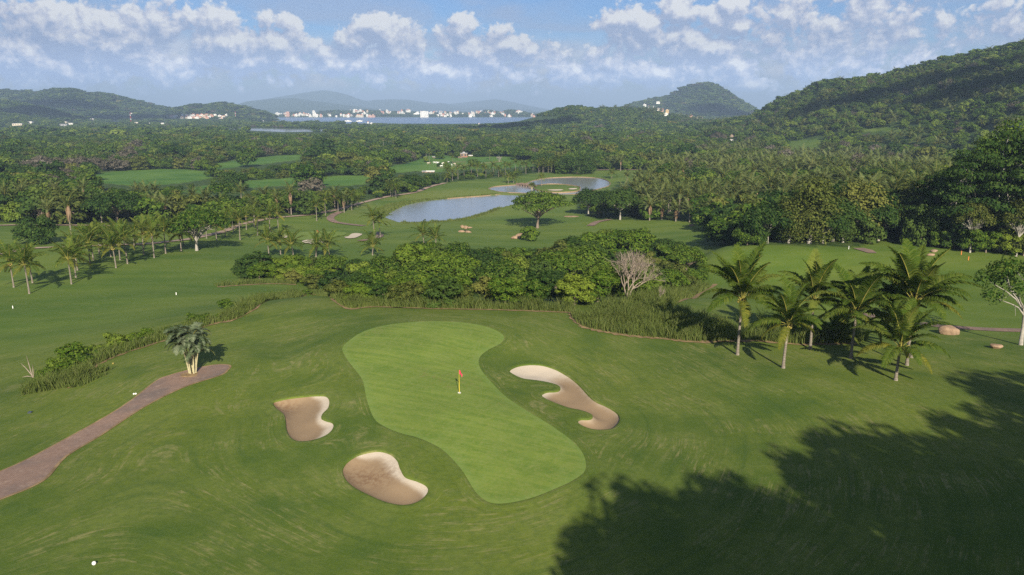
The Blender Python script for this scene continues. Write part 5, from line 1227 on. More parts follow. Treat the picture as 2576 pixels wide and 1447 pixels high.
def unit_house(k):
    rng = random.Random(k); mb = MB(); pit = k % 2
    mb.box((0, 0, .45), (1, .8, 1.1)); 
    if k > 1: mb.box((.42, -.1, .25), (.45, .7, .7))
    if pit: mb.add([(-.55, -.45, 1), (.55, -.45, 1), (.55, .45, 1), (-.55, .45, 1), (-.3, 0, 1.3), (.3, 0, 1.3)], [(0, 1, 5, 4), (1, 2, 5), (2, 3, 4, 5), (3, 0, 4), (3, 2, 1, 0)], 1)
    else: mb.box((0, 0, 1.03), (1.06, .86, .07), 0); mb.box((.15, .1, 1.15), (.3, .3, .2), 0)
    for i in range(3):
        for j in range(2): mb.box((-.32 + .32 * i, -.405, .3 + .4 * j), (.16, .03, .2), 2)
    return mb
UH = {}
def small_house(px, w, h, label, group, seed, wall=None):
    k = seed % 4; wl = wall or ('white', 'white', 'white', 'cream', 'white', 'pink')[seed % 6]
    if (k, wl) not in UH: UH[(k, wl)] = unit_house(k).mesh('town_house', [M[wl], M['tile'], M['dark']])
    p = G(*px); o = link('town_house', UH[(k, wl)], None, p, (0, 0, random.Random(seed).uniform(-.5, .5)), (w, w * .9, h)); tag(o, label, 'house', group)
    f = math.hypot(p[0], p[1]); avoid(px[0], px[1] - h / f * FPX, px[1] - .8, w / f * FPX * .45)
rr = random.Random(4); sd = 0
TOWN = ['at the left end of the shore below the round hill', 'on the shore right of the brown tower block', 'low on the shore before the white tower block', 'around the foot of the white tower block', 'on the flat shore right of the white tower', 'along the shore below the white hillside cluster', 'in the left half of the hilltop cluster above the shore', 'on top of the hilltop cluster, in its middle', 'at the right lower end of the hilltop cluster', 'among the long low shore buildings', 'on the hill right of the long salmon building', 'on the slope left of the stepped hotel', 'on the crest above the stepped hotel', 'between the stepped hotel and the square hotel', 'just right of the large square hotel', 'on the slope right of the square hotel', 'under the slim church tower', 'on the ridge right of the church tower', 'in the gap of the hills right of the ridge houses', 'on the crest of the third hill from the right', 'on the lower slope of the third hill from the right', 'on the second hill from the right end of town', 'on the last hill at the right end of town', 'at the water by the right end of town']
for (u0, u1, v0, v1, n) in [(693,722,286,294.5,9),(733,746,291,294.5,3),(746,766,286,294.5,6),(766,800,290,294.6,8),(798,838,291,294.8,7),(836,880,292,295,8),(876,900,278,285,7),(890,918,276,285,8),(910,926,282,288,4),(880,945,291.5,295.4,9),(955,985,278,287,9),(995,1020,281,290,10),(1020,1036,275,283,6),(1058,1066,279,287,4),(1078,1092,282,288,5),(1092,1120,281,294,13),(1120,1138,284,295.5,7),(1142,1175,281,289,9),(1178,1200,284,295,8),(1200,1225,279,288,8),(1225,1245,278,295,12),(1258,1285,280,295,8),(1298,1325,279,288,7),(1328,1348,290,295,4)]:
    where = TOWN.pop(0)
    for _ in range(n):
        sd += 1; u, v = rr.uniform(u0, u1), rr.uniform(v0, v1)
        small_house((u, v), rr.uniform(8, 15), rr.uniform(7, 13), f'small town house {where}', 'town houses across the bay', sd)
for k in range(56):
    sd += 1; u = rr.triangular(428, 572, 490) if k % 4 else rr.uniform(428, 570); v = rr.uniform(290, 299) + (1.5 if u < 450 or u > 550 else 0)
    small_house((u, v), rr.uniform(7, 11), rr.uniform(4, 6.5), 'pale house with red roof in the village on the left hill foot', 'village houses on the left hill foot', sd, ('white', 'cream', 'white', 'pink')[k % 4])
block('tower_block', (725,293.6), 17, 15, 27, 'pink', 'greyroof', 'brown orange tower block on the far shore, left end of town', None, 0, 4, 8)
block('tower_block', (790,293.8), 13, 13, 34, 'white', 'greyroof', 'slim white tower block on the far shore', None, 0, 3, 10, False, 0, 'building', (9, 6, 22))
block('hotel', (1068,296.5), 44, 18, 34, 'white', 'white', 'large square white hotel on the shore across the bay', None, 0, 7, 8)
block('church_tower', (1187,289), 6, 6, 20, 'white', 'white', 'slim white tower rising from the far town', None, 0, 1, 3)
p = G(1048, 288); t = empty('terraced_hotel', p); tag(t, 'white stepped pyramid shaped hotel on the far hillside', 'building')
for i in range(7): mb = MB(); mb.box((-8 + i * 1.4 + 6, i * 2.2, 1 + i * 2.4), (36 - i * 5, 8, 2.3)); mb.build('terrace', M['white'], t)
avoid(1048, 274, 288, 12)
block('shore_building', (905,295), 42, 14, 9, 'cream', 'cream', 'long cream building on the far shore', None, 0, 7, 2); block('shore_building', (935,295.2), 40, 14, 9, 'pink', 'tile', 'long salmon building on the far shore', None, 0, 7, 2)
block('beach_hotel', (876,311.5), 23, 14, 10.5, 'white', 'white', 'left of two white beach hotels before the bay', 'white beach hotels', 0, 7, 4, False, 1, 'building', (12.5, 6, 8)); block('beach_hotel', (905,311.5), 23, 14, 10.5, 'white', 'white', 'right of two white beach hotels before the bay', 'white beach hotels', 0, 7, 4, False, 1, 'building', (-12.5, 5, 7))
for i, (u, v, w, h) in enumerate([(921,311,6,5),(926,312,5,6),(934,312.5,8,4),(660,306,9,4),(706,307,8,5),(738,307,8,4),(754,307,8,4),(1205,314,4,4)]): small_house((u, v), w, h, 'small white house among the trees before the bay', 'small houses before the bay', 900 + i, 'ochre' if i in (4,) else 'white')
for i, (u, v, w, h, wl) in enumerate([(46,316,34,5,'cream'),(77,311,18,6,'white'),(165,310,14,5,'cream'),(159,317,34,5,'greyroof'),(181,314,20,5,'white'),(231,303,28,6,'white'),(257,304,18,6,'white'),(282,306.5,14,6,'white'),(293,306.5,13,5,'white'),(345,311.5,18,5,'cream'),(375,313,12,5,'white'),(408,313,22,4,'white'),(413,304,8,5,'white'),(331,288,14,6,'white'),(416,271,22,8,'white')]):
    lb = {0: 'long tan shed far left on the plain', 1: 'white building with blue grey roof far left on the plain', 3: 'long grey roofed shed on the shaded plain', 5: 'wide white shed on the shaded plain', 14: 'white building on the saddle of the left hills'}.get(i, 'white shed on the shaded plain at the left')
    block('shed', (u, v), w, 10, h, wl, 'greyroof' if i in (1, 3) else 'white', lb, 'sheds on the left plain', 0, 4 if w > 15 else 2, 1, False, 1.5)
block('villa', (1621,269), 13, 10, 9, 'white', 'white', 'white villa on the wooded hilltop, left of the orange ones', None, .2, 3, 2, False, 2); block('villa', (1632,271), 7, 8, 5, 'white', 'tile', 'small white villa right of the hilltop white villa', None, 0, 2, 1, False, 2); block('villa', (1645,273), 9, 9, 7, 'white', 'greyroof', 'white villa with pitched roof beside the orange villa', None, .1, 2, 2, True, 2)
block('villa', (1655,279), 10, 9, 8, 'cream', 'thatch', 'tan villa with a thatched roof on the hillside', None, .2, 2, 2, True, 2); block('villa', (1665,281), 12, 9, 9, 'pink', 'tile', 'salmon orange villa on the hillside', None, 0, 3, 2, False, 2); block('villa', (1678,287), 13, 9, 15, 'ochre', 'cream', 'bright yellow villa block with dark openings on the hillside', None, 0, 3, 3, False, 2)
block('villa', (1675,292), 9, 6, 3, 'white', 'white', 'small white wall building under the yellow villa', None, 0, 2, 1, False, 3); block('villa', (1738,296), 11, 8, 5, 'pink', 'tile', 'pink roofed house on the saddle below the conical hill', None, 0, 3, 1, True, 3); block('villa', (1759,299), 24, 8, 4, 'cream', 'greyroof', 'long pale building on the saddle below the conical hill', None, 0, 5, 1, True, 3)
block('villa', (1568,267), 10, 8, 6, 'cream', 'tile', 'tan house on the knoll right of the radio mast', None, 0, 3, 1, True, 2); block('villa', (1539,269), 6, 6, 5, 'pink', 'tile', 'small salmon house left of the radio mast', None, 0, 2, 1, True, 2); block('villa', (1532,271), 5, 6, 4, 'cream', 'tile', 'smallest house at the left on the knoll', None, 0, 1, 1, True, 2); block('villa', (1556,269), 5, 6, 5, 'white', 'white', 'small white house at the foot of the radio mast', None, 0, 1, 1, False, 2)
block('villa', (1655,262), 16, 8, 5, 'white', 'white', 'pale villa on the lower slope of the conical hill', None, 0, 4, 1, False, 5); block('villa', (1693,228), 14, 8, 5, 'white', 'white', 'white villa high on the shoulder of the conical hill', None, 0, 4, 1, False, 5)
def mast(px, h, w, label, base=0):
    p = G(*px); t = empty('radio_mast', (p[0], p[1], p[2])); tag(t, label, 'mast'); n = 6
    for k in range(n):
        z0, z1 = h * k / n, h * (k + 1) / n; w0, w1 = w * (1 - .7 * k / n), w * (1 - .7 * (k + 1) / n); mb = MB()
        for a, b in ((-1, -1), (1, -1), (1, 1), (-1, 1)):
            mb.tube([(a * w0 / 2, b * w0 / 2, z0), (a * w1 / 2, b * w1 / 2, z1)], [.13, .13], 4)
        for (a, b), (c, d) in (((-1, -1), (1, -1)), ((1, -1), (1, 1)), ((1, 1), (-1, 1)), ((-1, 1), (-1, -1))): mb.tube([(a * w0 / 2, b * w0 / 2, z0), (c * w1 / 2, d * w1 / 2, z1)], [.09, .09], 4); mb.tube([(c * w0 / 2, d * w0 / 2, z0), (a * w1 / 2, b * w1 / 2, z1)], [.09, .09], 4)
        mb.build('section', M['red' if k % 2 else 'white'], t)
    mb = MB(); mb.tube([(w * .3, -w * .4, h * .72), (w * .3, -w * .4 - .5, h * .72)], [1.0, .8], 10); mb.tube([(-w * .3, -w * .3, h * .8), (-w * .3, -w * .3 - .5, h * .8)], [.8, .6], 10); mb.tube([(0, 0, h), (0, 0, h * 1.12)], [.1, .05], 4); mb.build('dish', M['white'], t)
mast((1552.5,270), 27, 3.2, 'red and white lattice mast among houses on the knoll'); mast((593,301), 28, 3.0, 'red and white mast at the foot of the left round hill'); mast((330,312), 36, 3.0, 'lattice mast on the shaded plain at the left')
for i, (u, v) in enumerate([(821,386),(888,388),(965,382),(1098,376),(1126,373),(1158,372)]):
    p = G(u, v); t = empty('utility_pole', p); tag(t, 'thin utility pole rising from the woods beyond the pasture', 'pole', 'utility poles beyond the pasture'); mb = MB(); mb.tube([(0, 0, -.5), (0, 0, 12.5)], [.16, .11], 6); mb.build('pole', M['concrete'], t); mb = MB(); mb.box((0, 0, 12), (2.2, .14, .14)); mb.build('crossarm', M['timber'], t)
# thatched hut on the right slope
p = G(1840, 355); t = empty('thatched_hut', p, 0, (1.15,) * 3); tag(t, 'open hut with a pointed thatched roof among the trees on the right slope', 'hut'); mb = MB(); mb.tube([(0, 0, 4.2), (0, 0, 5.6), (0, 0, 7.4)], [3.6, 2.0, .1], 14); mb.build('roof', M['thatch'], t)
mb = MB(); mb.box((0, 0, .8), (4.4, 4.4, 1.6)); mb.build('wall', M['white'], t)
for a in range(8): mb = MB(); mb.tube([(2.5 * math.cos(a * .785), 2.5 * math.sin(a * .785), -.5), (2.5 * math.cos(a * .785), 2.5 * math.sin(a * .785), 4.6)], [.14, .12], 6); mb.build('post', M['timber'], t)
avoid(1840, 345, 352, 7)
# farm, cattle and fences on the pasture
block('farmhouse', (1167,394), 6.5, 5, 3.0, 'stone', 'greyroof', 'roofless looking pale farm building at the far edge of the pasture', None, 0, 2, 1, False)
for i, (u, v, w, m_, lb) in enumerate([(1152,396,9,'tile','left rusty low shed roof in front of the farm building'),(1160,397.5,7,'thatch','pale low shed roof in front of the farm building'),(1170,396.5,6,'tile','right rusty low shed roof by the farm building'),(1092,397,4,'white','small white shed left of the pasture tree'),(1184,393.5,5,'white','low white shelter right of the farm building'),(1071,434,7,'white','left white low shed beside the grove track'),(1083,434,8,'white','right white low shed beside the grove track'),(1143,393,4,'greyroof','small grey roofed shelter left of the farm building')]):
    block('farm_shed', (u, v), w * .7, 3, .8, 'stone', 'greyroof' if m_ == 'white' and i % 2 else m_, lb, 'low sheds by the pasture', 0, 2, 1, False)
def cow_mesh():
    mb = MB(); mb.tube([(-.85, 0, 1.0), (-.7, 0, 1.05), (0, 0, 1.0), (.7, 0, 1.08), (.9, 0, 1.05)], [.22, .36, .40, .36, .2], 8)
    mb.tube([(.8, 0, 1.15), (1.15, 0, 1.3), (1.35, 0, 1.2), (1.55, 0, 1.0)], [.2, .16, .15, .09], 6)
    for x in (-.65, .65):
        for y in (-.2, .2): mb.tube([(x, y, .9), (x + .03, y, .45), (x, y, 0)], [.12, .07, .06], 5)
    mb.tube([(-.88, 0, 1.15), (-.98, 0, .6)], [.04, .03], 4); mb.tube([(1.3, -.12, 1.3), (1.28, -.28, 1.38)], [.05, .02], 4); mb.tube([(1.3, .12, 1.3), (1.28, .28, 1.38)], [.05, .02], 4); return mb
CM = {m: cow_mesh().mesh('cow', M[m]) for m in ('white', 'cow', 'cow_brown')}
for i, (u, v) in enumerate([(1077,413.4),(1082.5,413),(1093.5,411.5),(1098,411),(1101,412),(1100.5,413.8),(1116,413),(1112,414.8),(1128,410.3),(1144.6,414.8),(1136.5,417.3),(1110,420.5),(1072,397),(1149.5,419.3),(1151.7,419.3)]):
    m_ = 'cow_brown' if i in (1,) else 'cow' if i in (0, 6, 9) else 'white'
    o = link('cow', CM[m_], None, G(u, v), (0, 0, i * 1.7), (1.05,) * 3); tag(o, {1: 'brown cow at the left of the grazing herd', 12: 'white cow alone at the far left of the pasture', 13: 'left of two white cows by the fence', 14: 'right of two white cows by the fence', 8: 'white cow at the top of the herd', 9: 'pale cow at the right of the herd'}.get(i, 'white or pale cow grazing in the middle of the herd'), 'cow', 'cattle on the pasture')
def fence(px, n, label):
    q = G0b([px[0], px[-1]]) if len(px) == 2 else G0b(px); p = smooth_open(q[:, :2], 12); s = np.concatenate([[0], np.cumsum(np.linalg.norm(np.diff(p, axis=0), axis=1))]); t = empty('fence', (p[0][0], p[0][1], hz(*p[0]))); tag(t, label, 'fence'); mb = MB(); mb.tube([(0, 0, -.3), (.02, 0, 1.5)], [.11, .09], 5); me = mb.mesh('post', M['timber']); tops = []
    for k in range(n):
        d = s[-1] * k / (n - 1); x, y = np.interp(d, s, p[:, 0]), np.interp(d, s, p[:, 1]); l = Vector((x, y, hz(x, y))) - t.location; link('post', me, t, l, (0, 0, k)); tops.append(l)
    mb = MB()
    for h in (.6, 1.2): mb.tube([q + Vector((0, 0, h)) for q in tops], [.02] * n, 3)
    mb.build('wire', M['greyroof'], t)
fence([(1100,425.5),(1125,423),(1144,420.6),(1167,417.3),(1190,415)], 34, 'post and wire fence in front of the cattle pasture'); fence([(1205,412.6),(1230,410.8),(1262,407.5)], 26, 'post and wire fence right of the spreading pasture bush'); fence([(1120,410.2),(1145,409.6),(1172,409)], 22, 'faint fence behind the cattle herd')
PB = bushy('pasture_crown', 471, 4.2, 6.5, 2200, .42, M['leaf'], 18, .28)
for i, (u, v, sx, sz, lb, m_) in enumerate([(1107,400.5,1.15,1.05,'round tree alone on the far pasture',0),(1192,418.5,1.25,.9,'spreading bush on the pasture between the two fences',0),(1071,408.5,.6,.8,'small dark round tree at the left of the pasture',0),(1105,419.5,.6,.5,'low small bush among the cattle',0),(1121,422,.5,.75,'small thin tree by the pasture fence',0),(1128,431,.6,.8,'small tree on the meadow below the fence',0),(1150,397,.9,.9,'bright tree beside the farm building',0)]):
    place_tree(PB, 'pasture_tree', G(u, v), i, (sx, sx, sz), lb)
place_tree(D1, 'dome_tree', G(1212, 394), 1.0, (.62, .62, .42), 'dark wide dome tree at the back of the pasture')
for i, (u, bv, cv, lb) in enumerate([(1072,392,380,'tall orange skirted palm at the left back of the pasture'),(1080,409,386,'tall pale trunked palm at the left of the herd'),(1139,412,395,'slim palm in the middle of the pasture'),(1232,402,386,'slim palm at the right back of the pasture')]):
    p = G(u, bv); far_coco(p, (bv - cv) / FPX * math.hypot(p[0], p[1]), lb, None, i)
rr = random.Random(8)
for i in range(22):
    u = 1128 + i * 14 + rr.uniform(-4, 4); v = np.interp(u, [1120, 1250, 1330, 1440], [459, 447, 440, 434]) - rr.uniform(1, 9); p = G(u, v)
    far_coco(p, rr.choice([5.5, 7]), 'palm in the grove between the pasture and the fairway', 'palms of the grove before the pasture', i, rr.uniform(.9, 1.15))
bare_tree('bare_tree', G(881, 415), 13, 9, 15, 'wide pale bare tree at the meadow edge, right one of two', M['bark_pale'], 5, 4, .3, .72); bare_tree('bare_tree', G(775, 403), 11, 8, 17, 'pale bare tree left of the wide bare tree', M['bark_pale'], 5, 4, .28, .7); bare_tree('bare_tree', G(112, 437), 12, 6, 19, 'forked pale bare tree in the left wood', M['bark_pale'], 5, 4, .3, .55)
bare_tree('bare_tree', G(1256, 407), 7, 3, 23, 'small pale bare tree at the right of the pasture', M['bark_pale'], 4, 4, .2, .6)
# ------------------------------------------------------------------ woods
FT = [bushy('forest_crown', 501 + i, 4.6, 8.0, 1500, .50, M[m], 18, .18) for i, m in enumerate(('leaf', 'leaf', 'leaf_dark', 'leaf_olive'))]
FU = [umbrella('flat_forest_crown', 511 + i, 6.0, 9.0, 1600, .52, M[m], M['bark'], .3, 18, .2) for i, m in enumerate(('leaf', 'leaf_dark'))]
FG = bushy('dry_crown', 521, 4.0, 7.0, 900, .40, M['leaf_grey'], 16, .2)
FL = [bushy('far_crown', 531 + i, 5.2, 8.0, 420, 1.0, M[m], 14, .15) for i, m in enumerate(('leaf', 'leaf_dark', 'leaf'))]
FY = bushy('far_yellow_crown', 541, 4.2, 7.5, 300, .9, M['leaf_yellow'], 10, .2)
PALMZ = [(1480,450),(1520,425),(1620,425),(1750,395),(1900,372),(1990,388),(2100,380),(2300,400),(2420,470),(2380,540),(2250,560),(1900,555),(1640,555),(1560,500),(1660,470)]
DRYZ = [(60,440),(120,415),(200,440),(300,400),(345,375),(370,420),(330,430),(230,436),(180,470),(80,460)]
def scatter():
    rng = np.random.default_rng(77); out = []
    for (r0, r1, sp, cls) in ((215, 620, 7.6, 0), (620, 1250, 10.5, 1), (1250, 2750, 13.5, 2), (2750, 5200, 30, 3)):
        xs = np.arange(-.70 * r1, .70 * r1, sp); ys = np.arange(r0 * .75, r1, sp); X, Y = np.meshgrid(xs, ys); X = X.ravel() + rng.uniform(-.5, .5, X.size) * sp; Y = Y.ravel() + rng.uniform(-.5, .5, Y.size) * sp
        r = np.hypot(X, Y); s = X / Y; k = (r > r0) & (r <= r1) & (np.abs(s) < .69); X, Y, r = X[k], Y[k], r[k]; Z = H1(X, Y)
        hh = rng.uniform(6.0, 10.5, X.size) if cls == 0 else rng.uniform(6.5, 11.5, X.size) if cls == 1 else rng.uniform(5.5, 9, X.size) * (1 + .3 * (r < 1800)) if cls == 2 else rng.uniform(9, 13, X.size)
        hh *= 1 + .35 * fbm(X / 60, Y / 60, 3, 12) * (1 if cls < 2 else .6); 
        k = Z > -22.9
        em = rng.random(X.size) < .05; hh = np.where(em & (cls < 3), hh * 1.45, hh)
        hh = np.where((Z > -12) & (cls > 0) & (cls < 3), hh * .78, hh); zk = Z > -22.9; ju = 9 * fbm(X / 25, Y / 25, 2, 61); jv = 3 * fbm(X / 25, Y / 25, 2, 62)
        def shows_over_open_ground(hh):
            """would a tree of this height stand on, or hide, ground the photograph shows open?"""
            u, v, f = project(X, Y, Z); u2, vt, _ = project(X, Y, Z + hh); _, vm, _ = project(X, Y, Z + hh * .5); wpx = hh * .45 / f * FPX; bad = np.zeros(X.shape, bool)
            for pk, poly in enumerate(CLEAR + [[(545,321),(640,321.5),(760,323.5),(895,326),(890,331),(800,332),(725,333.5),(660,331),(600,328)], [(690,293),(1420,293),(1330,303),(1250,308),(1180,311),(1000,310),(930,308),(860,299),(760,300.5),(700,299)]]):
                ju_, jv_ = (ju, jv) if 0 < pk < 7 else (0, 0)
                for (uu, vv) in ((u, v), (u, vt), (u, vm), (u - wpx, vm), (u + wpx, vm), (u - wpx * .6, vt + 1), (u + wpx * .6, vt + 1), (u, vt - (v - vt) * .12)): bad |= inpoly(uu + ju_, vv + jv_, poly)
            for (a, b, c, d) in AVOID: bad |= (u + wpx * .8 > a) & (u - wpx * .8 < c) & (vt < d) & (v > b)
            return bad, u, v
        bad, u, v = shows_over_open_ground(hh); low = hh * .40; bad2, _, _ = shows_over_open_ground(low)
        if cls < 3: hh = np.where(bad, low, hh); bad = bad & bad2
        k = zk & ~bad
        k &= (v < 640) & (v > 0)
        X, Y, Z, hh, u, v, r = X[k], Y[k], Z[k], hh[k], u[k], v[k], r[k]
        pz = inpoly(u, v, PALMZ); dz = inpoly(u, v, DRYZ); rn = rng.random(X.size); clump = fbm(X / 45, Y / 45, 2, 31) + .5
        kind = np.where(rng.random(X.size) < .18, 5, 0)  # generic
        out.append(dict(x=X, y=Y, z=Z, h=hh, r=r, pz=pz & (rn < .15 + .75 * sstep(.42, .62, clump)), dz=dz & (rn < .6), hill=(Z > -12), rn=rng.random(X.size), u=u, v=v, cls=np.full(X.size, cls)))
    D = {k: np.concatenate([o[k] for o in out]) for k in out[0]}; return D
FD = scatter(); print('forest candidates', len(FD['x']))
named = [tuple(o.location[:2]) for o in COL.objects if o.parent is None and o.get('category') in ('tree', 'palm tree', 'bush') and o.location.length > 200]
nm = np.array(named); keep = np.ones(len(FD['x']), bool)
for (a, b) in named: keep &= (FD['x'] - a) ** 2 + (FD['y'] - b) ** 2 > (3.2 if True else 0) ** 2
for o in COL.objects:
    if o.parent is None and o.name.split('.')[0] in ('umbrella_tree', 'dome_tree', 'round_tree'): keep &= (FD['x'] - o.location.x) ** 2 + (FD['y'] - o.location.y) ** 2 > 8.5 ** 2
FD = {k: v[keep] for k, v in FD.items()}
order = np.argsort(FD['r']); inframe = (FD['u'] > -60) & (FD['u'] < 2640)
nt_, np_ = 0, 0; single = np.zeros(len(order), bool); rr = random.Random(12)
PL, TL = 'feather palms of the right wood', 'trees of the valley woods'
SECT = [(150, 'behind the dark round tree at far left'), (260, 'left of the broad dome tree'), (430, 'behind the broad dome tree'), (600, 'behind the forked white trunk'), (860, 'above the track to the pond'), (1050, 'behind the small palm group by the pond'), (1300, 'below the pasture'), (1500, 'beside the palm grove'), (1650, 'just right of the ring pond'), (1760, 'above the white limbed tree'), (1900, 'behind the feather palm edge'), (2050, 'behind the left olive tree'), (2250, 'behind the right olive tree'), (2420, 'left of the huge right trees'), (9999, 'behind the huge right trees')]
def wood_side(u):
    for a, b in SECT:
        if u < a: return b
ALLR = np.sort(FD['r'])
for i in order:
    if not inframe[i] or FD['cls'][i] > 1: continue
    loc = (FD['x'][i], FD['y'][i], FD['z'][i]); h = FD['h'][i]
    if FD['pz'][i]:
        if np_ >= 190: continue
        single[i] = True; np_ += 1; cohune(loc, rr.choice([4, 5.5, 5.5, 7]), f'feather palm {("near the front of", "in the middle of", "deep in")[0 if FD["r"][i] < 380 else 1 if FD["r"][i] < 520 else 2]} the wood {wood_side(FD["u"][i])}', PL, rr.random() < .3, rr.uniform(1.05, 1.4), int(i), FD['r'][i] > 480)
    else:
        if nt_ >= 292: continue
        single[i] = True; nt_ += 1; r_ = rr.random(); side = wood_side(FD['u'][i]); far = 'front' if FD['r'][i] < 320 else 'inner'; big = 'tall ' if h > 10.5 else 'low ' if h < 7 else ''
        if FD['dz'][i]: pr, H_, lb = FG, 7.0, 'leafless greyish brown tree in the dry patch of the left wood'
        elif r_ < .22: k = rr.randrange(2); pr, H_, lb = FU[k], 9.0, f'{big}flat {"dark " if k else ""}tree in the {far} wood {side}'
        else: k = rr.randrange(4); pr, H_, lb = FT[k], 8.0, f'{big}{("rounded green", "bushy green", "dark rounded", "olive green")[k]} tree in the {far} wood {side}'
        s = h / H_; w = s * rr.uniform(.95, 1.25); place_tree(pr, 'forest_tree', (loc[0], loc[1], loc[2] - .2), rr.uniform(0, 6.28), (w, w, s), lb, TL)
# the rest of the woods as one mass of instances
def forest_mass():
    k = ~single; X, Y, Z, hh, cls, rn = (FD[q][k] for q in ('x', 'y', 'z', 'h', 'cls', 'rn')); pz, dz, hill = FD['pz'][k], FD['dz'][k], FD['hill'][k]
    protos = [FT[0][0], FT[1][0], FT[2][0], FT[3][0], FU[0][0], FU[1][0], FG[0], FL[0][0], FL[1][0], FL[2][0], FY[0], COHUNE_FAR[0], COHUNE_FAR[1]]
    base = [8, 8, 8, 8, 9, 9, 7, 8, 8, 8, 7.5, 4.5, 4.5]; kind = np.zeros(len(X), int)
    near = cls <= 1; kind[near] = np.select([rn[near] < .24, rn[near] < .44, rn[near] < .62, rn[near] < .78, rn[near] < .90], [0, 1, 2, 3, 4], 5)
    kind[~near] = np.select([rn[~near] < .36, rn[~near] < .70, rn[~near] < .985], [7, 8, 9], 10); kind[dz] = 6
    palm = pz | (hill & (cls <= 2) & (rn > .90) & (FD['u'][k] > 1500)); kind[palm] = 11 + (rn[palm] * 997).astype(int) % 2
    kind[(rn > .45) & (rn < .475)] = 6
    b = np.array(base)[kind]; s = hh / b; s = np.where(palm, RNG.uniform(1.1, 1.5, len(X)), s); Z = Z - .3 + np.where(palm, RNG.uniform(3.5, 7.5, len(X)), 0)
    w = s * RNG.uniform(.95, 1.3, len(X)) * np.where(cls == 2, 1.25, np.where(cls == 3, 2.1, 1.0))
    me = bpy.data.meshes.new('forest'); me.vertices.add(len(X)); me.vertices.foreach_set('co', np.stack([X, Y, Z], -1).astype(np.float32).ravel())
    me.attributes.new('kind', 'INT', 'POINT').data.foreach_set('value', kind.astype(np.int32)); me.attributes.new('turn', 'FLOAT', 'POINT').data.foreach_set('value', RNG.uniform(0, 6.28, len(X)).astype(np.float32))
    me.attributes.new('size', 'FLOAT_VECTOR', 'POINT').data.foreach_set('vector', np.stack([w, w, s], -1).astype(np.float32).ravel())
    o = link('forest', me); tag(o, 'dense green woods covering the plain and the hills', kind='stuff')
    ng = bpy.data.node_groups.new('forest_planting', 'GeometryNodeTree'); ng.interface.new_socket('Geometry', in_out='INPUT', socket_type='NodeSocketGeometry'); ng.interface.new_socket('Geometry', in_out='OUTPUT', socket_type='NodeSocketGeometry')
    gi = ng.nodes.new('NodeGroupInput'); go = ng.nodes.new('NodeGroupOutput'); jn = ng.nodes.new('GeometryNodeJoinGeometry')
    def na(name, typ): n_ = ng.nodes.new('GeometryNodeInputNamedAttribute'); n_.data_type = typ; n_.inputs['Name'].default_value = name; return n_.outputs[0]
    kd, tn, sz = na('kind', 'INT'), na('turn', 'FLOAT'), na('size', 'FLOAT_VECTOR'); cx = ng.nodes.new('ShaderNodeCombineXYZ'); ng.links.new(tn, cx.inputs[2])
    FARL = {0: 'rounded tree', 1: 'bushy tree', 2: 'dark tree', 3: 'olive tree', 4: 'flat topped tree', 5: 'dark flat topped tree', 6: 'leafless grey tree', 7: 'dense green tree', 8: 'dense dark tree', 9: 'bright green tree', 10: 'yellow flowering tree', 11: 'feather palm crown', 12: 'drooping palm crown'}
    byme = {}
    for q in COL.objects:
        if q.type == 'MESH' and q.data in protos and q.data not in byme: byme[q.data] = q
    for j, pm in enumerate(protos):
        src = byme.get(pm)
        if src is None:
            i0 = np.nonzero(kind == j)[0]
            if not len(i0): continue
            i0 = i0[0]; t = empty('forest_tree', (X[i0], Y[i0], Z[i0]), 0, (float(w[i0]), float(w[i0]), float(s[i0]))); tag(t, f'{FARL.get(j, "tree")} in the far woods on the plain and hills', 'tree', 'far trees'); src = link('crown', pm, t); kind[i0] = -1
        oi = ng.nodes.new('GeometryNodeObjectInfo'); oi.inputs['Object'].default_value = src; oi.inputs['As Instance'].default_value = True; oi.transform_space = 'ORIGINAL'
        cm = ng.nodes.new('FunctionNodeCompare'); cm.data_type = 'INT'; cm.operation = 'EQUAL'; ng.links.new(kd, cm.inputs[2]); cm.inputs[3].default_value = j
        ip = ng.nodes.new('GeometryNodeInstanceOnPoints'); ng.links.new(gi.outputs[0], ip.inputs['Points']); ng.links.new(cm.outputs[0], ip.inputs['Selection']); ng.links.new(oi.outputs['Geometry'], ip.inputs['Instance']); ng.links.new(cx.outputs[0], ip.inputs['Rotation']); ng.links.new(sz, ip.inputs['Scale']); ng.links.new(ip.outputs[0], jn.inputs[0])
    me.attributes['kind'].data.foreach_set('value', kind.astype(np.int32)); ng.links.new(jn.outputs[0], go.inputs[0]); md = o.modifiers.new('planting', 'NODES'); md.node_group = ng
    print('forest mass', len(X), 'single trees', nt_, 'palms', np_)
forest_mass()

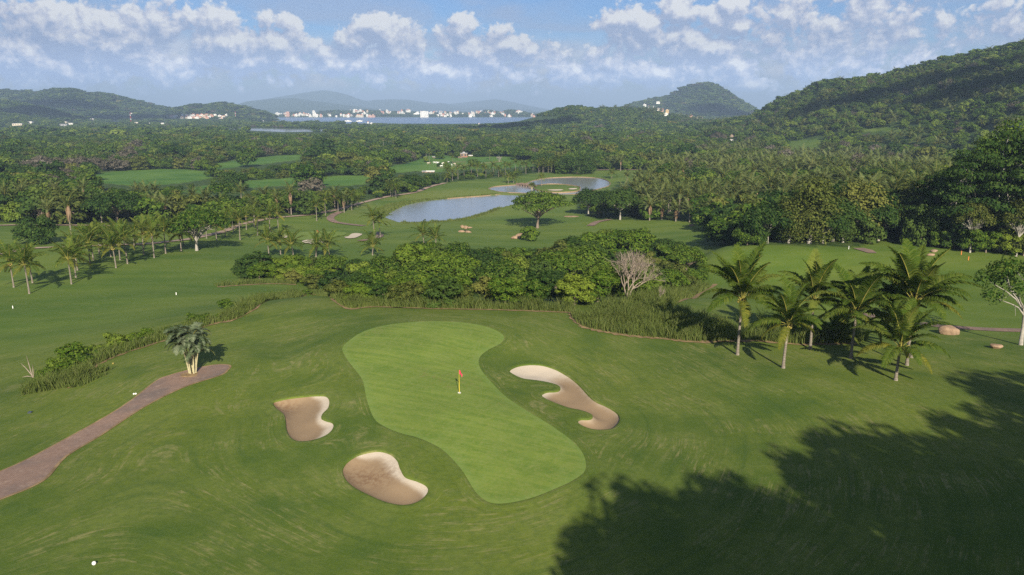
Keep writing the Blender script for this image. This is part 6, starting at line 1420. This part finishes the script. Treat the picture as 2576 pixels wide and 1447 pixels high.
# ------------------------------------------------------------------ unseen clouds behind the viewpoint, placed to shade woods and hills
def cloud(target, rx, ry, hgt, seed, label):
    rng = np.random.default_rng(seed); g = G(*target) if len(target) == 2 else np.array(target, float); c = g + SUN * (hgt / SUN[2]); mb = MB(); bm = bmesh.new(); bmesh.ops.create_icosphere(bm, subdivisions=2, radius=1); base = [np.array(v.co) for v in bm.verts]; fs = [[v.index for v in f.verts] for f in bm.faces]; bm.free()
    for i in range(16):
        q = math.sqrt((i + .5) / 16); a = i * 2.4; r = rng.uniform(.28, .45) * (1.1 - .4 * q); cc = np.array([q * .72 * math.cos(a) * rx, q * .72 * math.sin(a) * ry, (1 - q) * .3 * min(rx, ry)])
        mb.add([cc + b * np.array([r * rx, r * ry, r * min(rx, ry) * .6]) * (1 + .18 * math.sin(b[0] * 7 + i) * math.sin(b[1] * 6 + b[2] * 5)) for b in base], fs, 0, True)
    tag(mb.build('cloud', M['cloud'], None, c), label, 'cloud', 'clouds behind the viewpoint')
CLD = [((2330, 215), 95, 60, 1500), ((2130, 262), 80, 50, 1500), ((2500, 215), 60, 60, 1300), ((1820, 285), 190, 150, 2700), ((150, 262), 240, 110, 2500), ((330, 302), 260, 160, 1900), ((110, 285), 200, 120, 2000), ((1300, 322), 150, 120, 1500), ((165, 212, -6), 40, 40, 760)]  # last one is an added cloud that darkens the right wood
for i, (tg, rx, ry, hg) in enumerate(CLD): cloud(tg, rx, ry, hg, 70 + i, 'unseen cloud high behind the viewpoint')

# ------------------------------------------------------------------ haze over the whole place
HAZE_D = 1.3e-4
def haze():
    mb = MB(); mb.box((0, 0, 172), (46000, 46000, 440)); m = bpy.data.materials.new('haze'); m.use_nodes = True; nt = m.node_tree; nt.nodes.clear(); o = nt.nodes.new('ShaderNodeOutputMaterial'); v = nt.nodes.new('ShaderNodeVolumePrincipled')
    v.inputs['Color'].default_value = (.52, .71, 1.0, 1); v.inputs['Density'].default_value = HAZE_D; v.inputs['Anisotropy'].default_value = 0.0; nt.links.new(v.outputs[0], o.inputs['Volume']); tag(mb.build('haze', m), 'pale blue haze over the plain and hills', kind='stuff')
haze()
bpy.context.view_layer.update()
